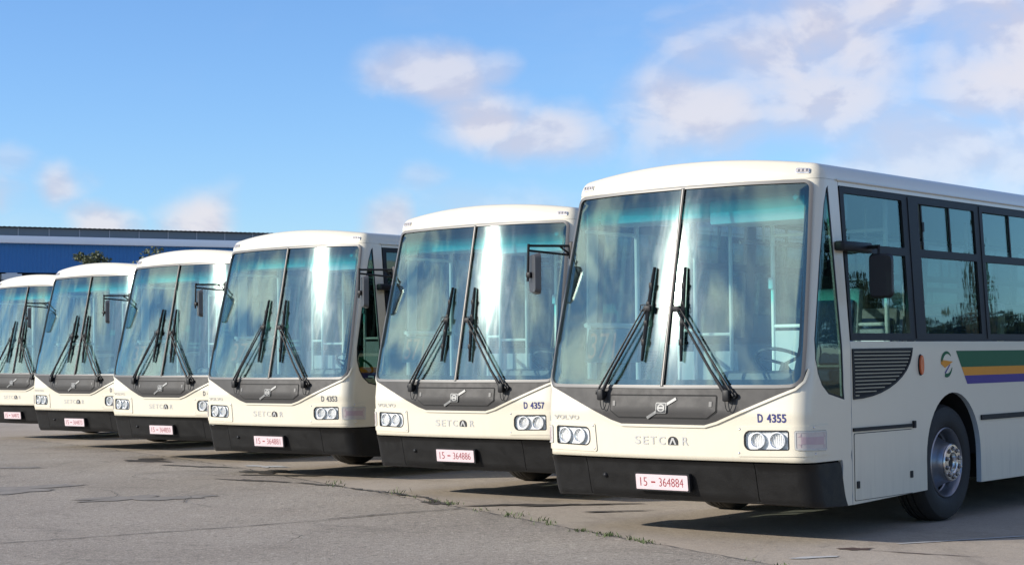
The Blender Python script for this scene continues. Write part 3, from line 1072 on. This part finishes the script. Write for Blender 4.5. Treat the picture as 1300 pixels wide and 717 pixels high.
    b.box((.56, 1.66, 1.26), (1.04, .02, .76), 'int_grey')
    b.box((.02, 1.64, 2.05), (.05, .05, .10), 'int_pale', .01)
    b.build('driver_partition', root)
    b = MB()   # post and handrail by the entrance
    b.tube([(-1.12, 1.24, .82), (-1.12, 1.24, 2.70)], .022, 'pole', 10)
    b.tube([(-1.12, .48, 1.70), (-1.12, 1.24, 1.70)], .022, 'pole', 10)
    b.tube([(-1.12, .50, 2.50), (-1.12, 1.24, 2.50)], .018, 'pole', 8)
    b.tube([(-1.10, .50, 1.25), (-1.10, .50, 1.70)], .018, 'pole', 8)
    for x in (-1.06, -.88): b.tube([(x, 1.80, .82), (x, 1.80, 2.70)], .018, 'pole', 10)
    b.box((-.97, 1.80, 2.44), (.16, .02, .10), 'int_pale', .005)
    b.tube([(-1.06, 1.80, 1.66), (-.88, 1.80, 1.66)], .016, 'pole', 8)
    b.tube([(-.50, 1.80, .82), (-.50, 1.80, 2.70)], .018, 'pole', 10)
    b.tube([(-.50, 1.80, 1.62), (-.88, 1.80, 1.62)], .016, 'pole', 8)
    b.box((-.74, 1.81, 1.16), (.60, .02, .62), 'int_grey')
    b.build('entrance_rail', root)
    for (x, y) in ((-.34, 3.1), (.34, 3.1), (-.34, 4.8), (.34, 4.8), (-.34, 6.5), (.34, 6.5), (-.34, 8.6), (.34, 8.6)):
        b = MB(); b.tube([(x, y, .82), (x, y, 2.72)], .018, 'pole', 10); b.build('grab_pole', root)
    for x in (-.52, .52):
        b = MB(); b.tube([(x, 2.0, 2.45), (x, 11.0, 2.45)], .016, 'chrome', 8)
        for y in (2.4, 4.8, 7.2, 9.6): b.tube([(x, y, 2.45), (x, y, 2.72)], .010, 'pole', 6)
        b.build('ceiling_rail', root)
    b = MB()
    b.box((.56, .86, 2.60), (1.05, .42, .20), 'int_pale', .02)
    b.box((-.56, .86, 2.625), (1.05, .42, .13), 'int_pale', .02)
    b.build('header_locker', root)

    # ---------------- wipers
    def wiper(pv, pv2, jt, top, bot, name):
        P = lambda q, off: Vector(F(q[0], q[1], off))
        b = MB()
        b.lathe([(.030, 0), (.030, .035), (.022, .045), (0, .046)], P(pv, .0), (0, -1, .15), 'black', 16)
        b.lathe([(.022, 0), (.022, .035), (0, .04)], P(pv2, .0), (0, -1, .15), 'black', 14)
        j1 = P(jt, .055); 
        dx = .040 if jt[0] > 0 else -.040
        j2 = P((jt[0] + dx, jt[1] - .004), .055)
        b.tube([P(pv, .050), P(((pv[0] * .72 + jt[0] * .28), pv[1] * .72 + jt[1] * .28), .066), j1], [.017, .012, .008], 'black', 8)
        b.tube([P(pv2, .045), j2], [.010, .006], 'black', 8)
        b.tube([j1, j2], .007, 'black', 6)
        b.box(tuple(P(pv, .05)), (.06, .045, .09), 'black', .012)
        # washer hose loop
        hp = []
        for k in range(15):
            t = pi * k / 14
            hp.append(P((pv[0] + .012 + .035 * cos(t), pv[1] - .02 - .10 * sin(t)), .03))
        b.tube(hp, .0035, 'black', 5)
        w_ = b.build(name, root)
        b = MB()
        d = (Vector(bot) - Vector(top))
        n = 10
        pts = [P((top[0] + d.x * k / n, top[1] + d.y * k / n), .030 + .006 * sin(pi * k / n)) for k in range(n + 1)]
        b.tube(pts, [.008, .012, .014, .015, .016, .018, .016, .015, .014, .011, .007], 'black', 6)
        pts = [P((top[0] + d.x * k / n, top[1] + d.y * k / n), .012) for k in range(n + 1)]
        b.tube(pts, .006, 'black', 5)
        for k in (2, 4, 6, 8):
            b.box(tuple(P((top[0] + d.x * k / n, top[1] + d.y * k / n), .040)), (.034, .02, .05), 'black', .006)
        b.box(tuple(P(jt, .045)), (.07, .035, .05), 'black', .01)
        b.tube([P((jt[0] - dx * 1.2, jt[1] + .02), .05), P((jt[0], jt[1] + .035), .055), P((jt[0] + dx * 1.7, jt[1] + .03), .05), P((jt[0] + dx * 1.9, jt[1] - .01), .045), P((jt[0] + dx, jt[1] - .02), .05)], .004, 'black', 5)
        b.build('wiper_blade', w_)
    wiper((-.578, 1.128), (-.634, 1.140), (-.200, 1.815), (-.190, 2.150), (-.214, 1.395), 'wiper')
    wiper((.612, 1.128), (.668, 1.125), (.082, 1.808), (.108, 2.140), (.162, 1.392), 'wiper')

    # ---------------- mirrors
    b = MB()
    x, y, nx, ny = plan(-1.235, 2.25)
    rt = Vector((x, y, 2.378)); rb = Vector((x - .01, y + .02, 2.300)); tip = Vector((-1.432, .10, 2.378)); tip2 = Vector((-1.428, .10, 2.337))
    b.tube([rt, tip], .011, 'black', 8); b.tube([rb, tip2], .010, 'black', 8)
    b.tube([rt + (tip - rt) * .28, rb + (tip2 - rb) * .02], .009, 'black', 6)
    b.box((x + .004, y + .012, 2.34), (.05, .06, .15), 'black', .012)
    b.tube([tip + Vector((0, 0, .016)), Vector((-1.444, .10, 2.075))], .011, 'black', 8)
    b.box((-1.428, .105, 2.13), (.05, .05, .05), 'black', .012)
    mir_ = b.build('mirror', root)
    b = MB()
    R_ = Matrix.Rotation(radians(-33), 3, 'Z')   # faces the driver
    prof = rounded(rect(-.095, -.175, .095, .175), .042, 6)
    def mmap(c):
        def f(u, v, o):
            k = 1 - .25 * max(0, -o) / .06
            return Vector(c) + R_ @ Vector((u * k, o, v * k))
        return f
    MC = (-1.385, .125, 2.14)
    b.patch(prof, [], mmap(MC), principled('mirror_shell', (.055, .055, .058), .40), thick=.05, step=.05, off=.025, flip=True)
    b.patch(inset(prof, .012), [], mmap(MC), 'chrome', thick=.004, step=.1, off=.028, flip=True)
    b.build('mirror_head', mir_)
    b = MB()
    b.box((1.255, .83, 2.275), (.09, .46, .075), 'black', .015)
    b.tube([(1.26, 1.00, 2.275), (1.40, .97, 2.275)], .016, 'black', 8)
    b.tube([(1.40, .97, 2.29), (1.40, .97, 1.92)], .012, 'black', 8)
    m2 = b.build('mirror', root)
    b = MB()
    R_ = Matrix.Rotation(radians(20), 3, 'Z')
    MC2 = (1.43, .94, 2.045)
    b.patch(prof, [], mmap(MC2), 'black', thick=.05, step=.05, off=.025, flip=True)
    b.patch(inset(prof, .012), [], mmap(MC2), 'chrome', thick=.004, step=.1, off=.028, flip=True)
    b.build('mirror_head', m2)
    return root, bumper


def add_writing(root, bumper, plate, fleet, route, fleet_mat='navy'):
    """licence plate, fleet number and route board of one bus"""
    b = MB()
    # plate: flat, standing a little off the bumper
    c0 = Vector(F(-.027, .441, .055)); dy = (yc(.50) - yc(.38)) / .12
    ux = Vector((1, 0, 0)); uz = Vector((0, dy * .5, 1)).normalized(); un = ux.cross(uz)
    pm = lambda u, v, o: c0 + ux * u + uz * v + un * o
    b.patch(rounded(rect(-.262, -.072, .262, .072), .01), [], pm, 'black', thick=.035, step=.3, off=0.0)
    b.patch(rounded(rect(-.247, -.060, .247, .060), .008), [], pm, 'plate', thick=.003, step=.3, off=.004)
    put_text(b, '15', -.205, -.033, -.140, .035, pm, 'red', bold=-.012, off=.006)
    b.patch(rect(-.100, -.006, -.062, .006), [], pm, 'red', thick=.001, step=.3, off=.006)
    put_text(b, plate, -.025, -.033, .205, .035, pm, 'red', bold=-.012, off=.006)
    b.build('license_plate', bumper)
    if fleet:
        b = MB()
        put_text(b, 'D', .853, .926, .896, .992, F, fleet_mat, bold=.022, off=.003)
        k0 = .930; st = (1.093 - .930) / 4
        for i, ch in enumerate(fleet): put_text(b, ch, k0 + i * st, .926, k0 + i * st + st * .86, .992, F, fleet_mat, bold=.022, off=.003)
        b.build('fleet_number', root)
    b = MB()
    fb = lambda u, v, o: F(u, v, o - .10)
    b.patch(rounded(rect(-.93, 1.385, -.36, 1.660), .01), [], fb, 'board', thick=.05, step=.15)
    if route: put_text(b, route, -.895, 1.415, -.61, 1.63, fb, 'led', bold=.0, off=.004)
    b.build('route_board', root)


def copy_tree(o, parent=None):
    c = o.copy(); COL.objects.link(c)
    if parent is not None: c.parent = parent
    for ch in list(o.children): copy_tree(ch, c)
    return c


# ------------------------------------------------------------------ setting: ground
def ground_mat(name, c0, c1, rough_bump, agg, tint_scale=.35, coord='Object'):
    m, t, out = base_mat(name)
    p = t.n('ShaderNodeBsdfPrincipled')
    tcn = t.n('ShaderNodeTexCoord').outputs[coord]
    big = t.noise(tcn, tint_scale, 6, .6, .4)
    mid = t.noise(tcn, 3.0, 6, .65, .2)
    fine = t.noise(tcn, 60, 5, .75)
    stone = t.n('ShaderNodeTexVoronoi'); t.set(stone.inputs['Vector'], tcn); stone.inputs['Scale'].default_value = 75
    col = t.mix(t.ramp(big, (.30, .70, 0, 1)), rgb(*c0), rgb(*c1))
    dk = t.ramp(mid, (.55, .75, 0, .35))
    col = t.mix(dk, col, rgb(*[c * .55 for c in c0]))
    bl = t.noise(tcn, .9, 7, .68, .8)
    col = t.mix(t.ramp(bl, (.54, .68, 0, .38)), col, rgb(*[c * .50 for c in c0]))
    col = t.mix(t.ramp(bl, (.42, .30, 0, .30)), col, rgb(*[c * 1.28 for c in c1]))
    # worn tyre streaks and damp smears
    stv = t.n('ShaderNodeMapping'); t.set(stv.inputs['Vector'], tcn); stv.inputs['Rotation'].default_value = (0, 0, radians(-27)); stv.inputs['Scale'].default_value = (1.1, .16, 1)
    st = t.noise(stv.outputs[0], 1.4, 5, .6, .5)
    col = t.mix(t.ramp(st, (.56, .74, 0, .42)), col, rgb(*[c * .45 for c in c0]))
    sp = t.ramp(stone.outputs['Distance'], (.05, .5, 0, 1))
    sc = t.mix(t.ramp(fine, (.35, .68, 0, 1)), rgb(.62, .61, .60), rgb(1.28, 1.27, 1.25))
    col = t.mix(agg, col, t.mix(1.0, col, sc, 'MULTIPLY'))
    pit = t.noise(tcn, 17, 6, .7, .2)
    col = t.mix(t.math('MULTIPLY', t.ramp(pit, (.55, .66, 0, 1)), agg * .75), col, rgb(*[c * .38 for c in c0]))
    col = t.mix(t.math('MULTIPLY', t.ramp(pit, (.44, .33, 0, 1)), agg * .55), col, rgb(*[c * 1.6 for c in c1]))
    # bright chips of aggregate
    col = t.mix(t.math('MULTIPLY', t.ramp(stone.outputs['Color'], (.90, .97, 0, 1)), agg * .5), col, rgb(.5, .48, .44))
    t.set(p.inputs['Base Color'], col)
    p.inputs['Roughness'].default_value = .85
    p.inputs['Specular IOR Level'].default_value = .3
    b = t.n('ShaderNodeBump'); b.inputs['Strength'].default_value = rough_bump; b.inputs['Distance'].default_value = .012
    t.set(b.inputs['Height'], t.math('ADD', t.math('MULTIPLY', fine, .8), t.math('MULTIPLY', sp, .5)))
    b2 = t.n('ShaderNodeBump'); b2.inputs['Strength'].default_value = .25; b2.inputs['Distance'].default_value = .05
    t.set(b2.inputs['Height'], mid); t.t.links.new(b.outputs[0], b2.inputs['Normal'])
    t.set(p.inputs['Normal'], b2.outputs[0])
    t.t.links.new(p.outputs[0], out.inputs[0])
    return m


M['concrete'] = ground_mat('smooth_concrete', (.345, .290, .228), (.395, .338, .272), .25, .45)
M['apron'] = ground_mat('rough_concrete', (.325, .282, .232), (.395, .347, .290), .9, 1.0)
M['crack'] = principled('crack_fill', (.045, .042, .036), .9, var=.4, vscale=20, coord='Object')
M['stain'] = principled('oil_stain', (.055, .048, .040), .6, var=.4, vscale=8)
M['damp'] = principled('damp_patch', (.215, .190, .160), .85, var=.5, vscale=5)
M['rust'] = principled('rust_stain', (.085, .050, .038), .6, var=.4, vscale=8)
M['wornpaint'] = principled('worn_white_paint', (.42, .41, .39), .8, var=.3, vscale=14)
M['grass'] = principled('weed_green', (.075, .105, .030), .7, var=.45, vscale=18)


def sheet(name, pts, z, m, kind='structure'):
    mb = MB(); mb.poly([(x, y, z) for x, y in pts], m)
    o = mb.build(name, None, smooth=0); o['kind'] = kind
    return o


sheet('ground', [(-900, -900), (900, -900), (900, 1500), (-900, 1500)], 0.0, 'concrete')
JOINT = [(-8.6, 31.5), (-5.48, 26.43), (-3.64, 23.2), (-2.78, 21.3), (-1.26, 18.3), (-.09, 15.87), (.56, 14.45), (1.63, 12.3), (3.4, 8.7), (5.4, 4.5)]
rj = random.Random(3)


def jag(pts, step, amp, rnd):
    out = []
    for a, b in zip(pts[:-1], pts[1:]):
        a = Vector(a); b = Vector(b); L = (b - a).length; k = max(1, int(L / step)); n = Vector((-(b - a).y, (b - a).x)).normalized()
        for i in range(k): out.append(a + (b - a) * i / k + n * rnd.uniform(-amp, amp))
    out.append(Vector(pts[-1])); return out


jl = jag(JOINT, .12, .018, rj)
sheet('apron_pavement', [(-40, -30)] + [(5.4, -30)] + [tuple(p) for p in jl[::-1]] + [(-60, 60), (-60, -30)], 0.004, 'apron')


def ribbon(name, pts, w0, w1, z, m, rnd, fade=True):
    mb = MB(); vs = []; n = len(pts)
    for i, p in enumerate(pts):
        a = pts[max(0, i - 1)]; b = pts[min(n - 1, i + 1)]; d = (b - a).normalized(); nn = Vector((-d.y, d.x))
        w = rnd.uniform(w0, w1) * (min(1, i / 4, (n - 1 - i) / 4) if fade else 1) + .001
        vs += [(p.x + nn.x * w, p.y + nn.y * w, z), (p.x - nn.x * w, p.y - nn.y * w, z)]
    mb.add(vs, [(2 * i, 2 * i + 2, 2 * i + 3, 2 * i + 1)[::-1] for i in range(n - 1)], m)
    o = mb.build(name, None, smooth=0); o['kind'] = 'structure'; return o


ribbon('pavement_joint', jl, .002, .010, .009, 'crack', rj)
ribbon('pavement_crack', jag([(-7.5, 11.6), (-4.07, 13.90), (-2.38, 15.05), (-1.5, 15.75)], .10, .012, rj), .005, .014, .009, 'crack', rj)
ribbon('pavement_crack', jag([(-1.75, 15.55), (-1.2, 16.1), (-.65, 16.5), (-.40, 16.75)], .05, .02, rj), .008, .024, .013, 'crack', rj)
ribbon('pavement_crack', jag([(-9.5, 26.2), (-7.85, 26.83), (-6.76, 27.1), (-5.0, 28.2)], .15, .02, rj), .006, .02, .009, 'crack', rj)
ribbon('pavement_crack', jag([(-1.9, 19.4), (-1.4, 18.75), (-.95, 18.0), (-.75, 17.5)], .06, .03, rj), .01, .05, .013, 'crack', rj)


for cx_, cy_, an, ln in ((-3.4, 14.6, 1.1, 1.3), (-1.9, 13.6, .4, 1.0), (-4.6, 17.5, .9, 2.2), (-2.9, 17.0, 2.2, 1.6), (-6.2, 20.5, .5, 2.6), (.2, 13.4, .9, .9), (-3.9, 20.6, 2.4, 1.8), (1.6, 15.2, .2, 1.2), (-.2, 18.6, .7, 1.5)):
    pts_ = [(cx_, cy_)]; a_ = an
    for k in range(7):
        a_ += rj.gauss(0, .35); pts_.append((pts_[-1][0] + cos(a_) * ln / 7, pts_[-1][1] + sin(a_) * ln / 7))
    ribbon('pavement_crack', jag(pts_, .05, .012, rj), .0012, .0045, .0125, 'crack', rj)


def blot(name, cx, cy, rx, ry, rot, m, z, rnd, spikes=.45):
    pts = []
    ph = [rnd.uniform(0, 6.28) for _ in range(5)]
    for k in range(48):
        t = 2 * pi * k / 48
        r = 1 + spikes * (.5 * sin(2 * t + ph[0]) + .35 * sin(3 * t + ph[1]) + .3 * sin(5 * t + ph[2]) + .2 * sin(9 * t + ph[3]) + .15 * sin(14 * t + ph[4])) * .8
        r = max(.25, r)
        x, y = rx * r * cos(t), ry * r * sin(t)
        pts.append((cx + x * cos(rot) - y * sin(rot), cy + x * sin(rot) + y * cos(rot)))
    return sheet(name, pts, z, m)


blot('pavement_stain', -3.15, 22.2, .42, .22, -.9, 'stain', .0085, rj, .9)
blot('pavement_stain', -2.75, 21.5, .40, .12, -.3, 'stain', .0088, rj, .9)
blot('pavement_stain', -3.3, 23.3, .30, .16, -.9, 'wornpaint', .0082, rj, .9)
blot('pavement_stain', -5.2, 24.9, .40, .30, -.6, 'stain', .0085, rj, .9)
blot('pavement_stain', -.75, 17.3, .16, .14, -.9, 'stain', .0095, rj, .9)
blot('pavement_stain', -.05, 17.0, .30, .10, .2, 'stain', .0085, rj, .9)
blot('pavement_stain', .55, 16.95, .42, .09, .1, 'stain', .0088, rj, .9)
blot('pavement_stain', 2.52, 12.98, .12, .07, .3, 'rust', .0045, rj, .7)
ribbon('pavement_stain', jag([(2.55, 12.93), (2.8, 12.72), (3.1, 12.52), (3.35, 12.35)], .08, .01, rj), .006, .018, .0052, 'rust', rj)
ribbon('painted_line', jag([(2.90, 13.30), (3.4, 13.5), (4.2, 13.85), (6.0, 14.6)], .25, .006, rj), .015, .028, .0048, 'wornpaint', rj, False)
blot('painted_line', 2.12, 12.47, .17, .055, .35, 'wornpaint', .0056, rj, .35)

for (x_, y_, a_, b_, r_) in ((-3.0, 20.6, .5, .08, -.7), (-2.2, 19.9, .35, .07, -.9), (-4.2, 23.4, .5, .10, -.6), (-3.9, 18.2, .6, .3, .5), (-5.6, 19.6, .7, .4, .45), (.9, 16.2, .22, .06, .2), (-6.8, 23.5, .6, .15, -.2)):
    blot('pavement_stain', x_, y_, a_, b_, r_, 'damp' if a_ > .55 else 'stain', .0090 + .0002 * abs(x_), rj, .9)
# weeds along the joint
mb = MB(); rg = random.Random(11)
tufts = []
for (x, y, n, h) in ((-2.05, 20.0, 16, .045), (-1.95, 19.6, 10, .03), (-1.25, 18.5, 12, .07), (-1.05, 18.0, 14, .03), (-.78, 17.45, 34, .03), (-.62, 17.2, 26, .04), (-.3, 16.4, 20, .03), (.02, 15.95, 22, .04), (.25, 15.3, 14, .04)):
    tufts.append((x, y, n, h, .12))
for k in range(24):
    t = rg.random(); t = t ** .8
    i = rg.choice([5, 6, 6, 7, 7]); a = Vector(JOINT[i]); b_ = Vector(JOINT[i + 1]); p = a + (b_ - a) * rg.random()
    tufts.append((p.x, p.y, rg.randint(5, 24), rg.uniform(.018, .05), .07))
for (x, y, n, h, sp) in tufts:
    for k in range(n):
        px = x + rg.gauss(0, sp * .55); py = y + rg.gauss(0, sp * .75); a = rg.uniform(0, 2 * pi); hh = h * rg.uniform(.5, 1.3); le = hh * rg.uniform(.2, .9)
        wd = rg.uniform(.003, .007); dx, dy = cos(a), sin(a)
        mb.add([(px - dy * wd, py + dx * wd, .004), (px + dy * wd, py - dx * wd, .004), (px + dx * le * .5 + dy * wd * .7, py + dy * le * .5 - dx * wd * .7, hh * .7), (px + dx * le, py + dy * le, hh)],
               [(0, 1, 2), (0, 2, 3)], 'grass')
gz = mb.build('grass', None, smooth=0); gz['kind'] = 'stuff'

# ------------------------------------------------------------------ warehouse far left
M['blueclad'] = principled('blue_cladding', (.020, .15, .40), .45, var=.08, vscale=.6)
M['whiteband'] = principled('white_fascia', (.82, .85, .88), .5, var=.05, vscale=.5)
M['greyglaze'] = principled('grey_glazing', (.15, .18, .205), .35, var=.12, vscale=.4)
M['roofsheet'] = principled('roof_sheet', (.42, .43, .45), .55)
M['roofdark'] = principled('roof_dark', (.06, .065, .075), .6)
M['column'] = principled('white_column', (.55, .57, .58), .6)
M['bay'] = principled('bay_wall', (.030, .032, .036), .8)
wroot = bpy.data.objects.new('warehouse', None); COL.objects.link(wroot)
group_tag(wroot, 'long blue clad warehouse with white fascia and grey clerestory behind the buses', 'building')
A = Vector((-20.5, 70.0, 0)); Bv = Vector((-10.5, 75.3, 0)); WD = (Bv - A).normalized(); WN = Vector((WD.y, -WD.x, 0))  # towards the camera
wroot.location = A
wroot.rotation_euler = (0, 0, atan2(WD.y, WD.x))   # local x along the front, -y towards the camera
X0, X1 = -22.0, 15.2
b = MB()
n = int((X1 - X0) / .16)
vs = []
for k in range(n + 1):
    x = X0 + (X1 - X0) * k / n
    for dx, dy in ((0, 0), (.05, 0), (.065, -.014), (.135, -.014)):
        for z in (4.93, 6.10): vs.append((x + dx, dy, z))
q = len(vs) // 2
b.add(vs, [(2 * i, 2 * i + 2, 2 * i + 3, 2 * i + 1) for i in range(q - 1)], 'blueclad')
b.build('cladding', wroot, smooth=0)
b = MB(); b.box(((X0 + X1) / 2, -.10, 6.25), (X1 - X0 + .3, .30, .30), 'whiteband', .02); b.build('fascia', wroot)
b = MB(); b.box(((X0 + X1) / 2, .15, 6.575), (X1 - X0, .1, .35), 'greyglaze')
k = 0
x = X0 + .4
while x < X1:
    b.box((x, .09, 6.575), (.035, .03, .35), 'roofsheet'); x += 1.24
b.build('clerestory', wroot)
b = MB()
n = int((X1 - X0) / .2); vs = []
for k in range(n * 2 + 1):
    x = X0 - .2 + (X1 - X0 + .4) * k / (n * 2); z = 6.765 + (.018 if k % 2 else 0)
    vs += [(x, -.12, z), (x, 9.0, z + .25)]
b.add(vs, [(2 * i, 2 * i + 2, 2 * i + 3, 2 * i + 1) for i in range(n * 2)], 'roofsheet')
b.box(((X0 + X1) / 2, 4.5, 6.74), (X1 - X0, 9.0, .02), 'roofdark')
b.build('roof', wroot, smooth=0)
b = MB()
b.box(((X0 + X1) / 2, 9.0, 3.3), (X1 - X0, .2, 6.6), 'bay'); b.box((X0, 4.5, 3.3), (.2, 9.0, 6.6), 'bay'); b.box((X1 - .1, 4.5, 3.3), (.2, 9.0, 6.6), 'blueclad')
b.box(((X0 + X1) / 2, 4.5, 5.2), (X1 - X0, 8.8, .1), 'bay')
b.build('bay_wall', wroot)
for k in range(8):
    x = X0 + 2.45 + k * 5.0
    if x > X1: break
    b = MB(); b.box((x, .12, 2.46), (.45, .3, 4.92), 'column', .02); b.box((x, .10, 4.75), (.8, .34, .25), 'column', .02); b.build('column', wroot)


# ------------------------------------------------------------------ trees
def leaf_mat(name, c, v=.45):
    m, t, out = base_mat(name)
    p = t.n('ShaderNodeBsdfPrincipled')
    tcn = t.n('ShaderNodeTexCoord').outputs['Object']
    n = t.noise(tcn, 7, 3, .6)
    t.set(p.inputs['Base Color'], t.mix(n, rgb(*[x * (1 - v) for x in c]), rgb(*[x * (1 + v) for x in c])))
    p.inputs['Roughness'].default_value = .65
    t.t.links.new(p.outputs[0], out.inputs[0]); return m


M['leaf'] = leaf_mat('tree_leaves', (.085, .100, .045))
M['conifer'] = leaf_mat('conifer_leaves', (.020, .034, .016))
M['bark'] = principled('bark', (.09, .07, .05), .9, var=.3, vscale=20, bump=.4, bscale=30)


def tree(name, loc, h, rad, label, seed, kind='round', group=None, nleaf=1500):
    rnd = random.Random(seed)
    root = bpy.data.objects.new(name, None); COL.objects.link(root); root.location = loc
    group_tag(root, label, 'tree', group)
    b = MB()
    pts = [(rnd.uniform(-.04, .04) * k, rnd.uniform(-.04, .04) * k, h * (.82 if kind == 'round' else .95) * k / 6) for k in range(7)]
    r0 = .025 * h
    b.tube(pts, [r0 * (1 - .85 * k / 6) for k in range(7)], 'bark', 8)
    limbs = []
    for k in range(9 if kind == 'round' else 14):
        t = rnd.uniform(.35, .95); base = Vector(pts[int(t * 6)])
        a = rnd.uniform(0, 2 * pi)
        if kind == 'round': e = base + Vector((cos(a) * rad * rnd.uniform(.4, .9), sin(a) * rad * rnd.uniform(.4, .9), h * rnd.uniform(.05, .25)))
        else:
            rr = rad * (1.05 - t) * 1.2; e = base + Vector((cos(a) * rr, sin(a) * rr, h * .06))
        b.tube([base, (base + e) / 2 + Vector((0, 0, .03 * h)), e], [r0 * .35, r0 * .22, r0 * .08], 'bark', 5)
        limbs.append(e)
    b.build('trunk', root)
    b = MB(); vs = []; fs = []
    if nleaf == 2600: lsc = 4.5
    else: lsc = 1.0
    clumps = [(e, rad * rnd.uniform(.25, .5)) for e in limbs]
    if kind == 'round': clumps += [(Vector((rnd.gauss(0, rad * .4), rnd.gauss(0, rad * .4), h * rnd.uniform(.5, .98))), rad * rnd.uniform(.2, .42)) for _ in range(8)] + [(Vector((0, 0, h - rad * .32)), rad * .36), (Vector((rad * .3, 0, h - rad * .6)), rad * .4), (Vector((-rad * .35, 0, h - rad * .7)), rad * .4)]
    for k in range(nleaf):
        if kind == 'round':
            c, r = rnd.choice(clumps)
            d = Vector((rnd.gauss(0, 1), rnd.gauss(0, 1), rnd.gauss(0, 1))).normalized() * r * rnd.random() ** .4
            p = c + Vector((d.x, d.y, d.z * .8))
        else:
            t = rnd.random() ** .8; lay = (sin(t * 34 + seed) * .25 + .85)
            r = rad * (1.02 - t) * lay * sqrt(rnd.random()); a = rnd.uniform(0, 2 * pi)
            p = Vector((cos(a) * r, sin(a) * r, h * (.06 + .94 * t) - r * .25))
        s = lsc * rnd.uniform(.025, .055) * (1 if kind == 'round' else 1.6) * (h / 4.4) ** .5
        u = Vector((rnd.gauss(0, 1), rnd.gauss(0, 1), rnd.gauss(0, .6))).normalized(); v = u.orthogonal().normalized(); v.rotate(Matrix.Rotation(rnd.uniform(0, 6.28), 3, u))
        o = len(vs)
        vs += [p - u * s, p + v * s * .55, p + u * s, p - v * s * .55]; fs.append((o, o + 1, o + 2, o + 3))
    b.add(vs, fs, ('conifer' if nleaf == 2600 else 'leaf') if kind == 'round' else 'conifer')
    b.build('crown', root, smooth=0)
    return root


tree('tree', (-10.72, 45.2, 0), 4.25, .55, 'small thin tree in front of the blue warehouse above the second bus from the left', 21, nleaf=4200)
tree('tree', (-9.22, 45.0, 0), 4.36, 1.0, 'small bushy rounded tree before the blue warehouse, right of the thin one', 5, nleaf=6000)
# conifers and hedge across the yard on the right: seen mirrored in the side windows
rt = random.Random(9)
for k in range(20):
    x = 46 + rt.uniform(-3, 5); y = 33.5 + k * 1.15 + rt.uniform(-.7, .7)
    tree('conifer', (x, y, 0), rt.uniform(5.2, 8.0), rt.uniform(.6, 1.1), 'dark conifer in the row across the yard right of the buses', 40 + k, 'cone', 'conifers across the yard', 900)

for k, (x, y, h_, r_) in enumerate(((46, 8, 7.0, 3.4), (45, 14, 7.6, 3.6), (44, 19.5, 7.8, 3.6), (46, 24.5, 8.2, 3.6), (45, 29.0, 8.0, 3.2), (49, 33.5, 5.4, 2.8), (50, 38, 5.0, 2.8), (50, 42.5, 5.2, 2.8), (51, 47, 4.9, 2.8), (51, 52, 5.2, 3.0), (52, 57, 5.0, 3.0))):
    tree('tree', (x, y, 0), h_, r_, 'dense dark broadleaf tree in the clump across the yard right of the buses', 80 + k, 'round', 'broadleaf trees across the yard', 2600)

# ------------------------------------------------------------------ buses
BUS = [(1.182, 13.841, .692), (-.577, 17.722, .676), (-2.939, 21.121, .673), (-4.969, 24.781, .684), (-7.004, 28.008, .680), (-9.060, 31.736, .679)]
PLATES = ['364884', '364886', '364881', '364850', '364873', '364872']
FLEET = ['4355', '4357', '4353', '43', '43', None]
ROUTE = ['371', '571', '37', '37', None, None]
LABELS = ['cream white city bus nearest the camera, fleet number D 4355, with its striped side showing',
          'cream white city bus with fleet number D 4357, second nearest the camera',
          'cream white city bus with fleet number D 4353, its dark front side window showing',
          'cream white city bus parked between the D 4353 bus and the two leftmost buses',
          'cream white city bus beside the leftmost one, below the thin tree by the blue warehouse',
          'leftmost cream white city bus, farthest from the camera and cut by the left edge']
proto, bumper = build_bus()
buses = [proto] + [copy_tree(proto) for _ in range(5)]
for i, o in enumerate(buses):
    X, Y, a = BUS[i]
    o.location = (X, Y, 0); o.rotation_euler = (0, 0, -a)
    group_tag(o, LABELS[i], 'bus', 'city buses parked in a slanting row')
    bp = [c for c in o.children if c.name.startswith('bumper')][0]
    add_writing(o, bp, PLATES[i], FLEET[i], ROUTE[i], 'navy' if i < 2 else 'darkgrey')
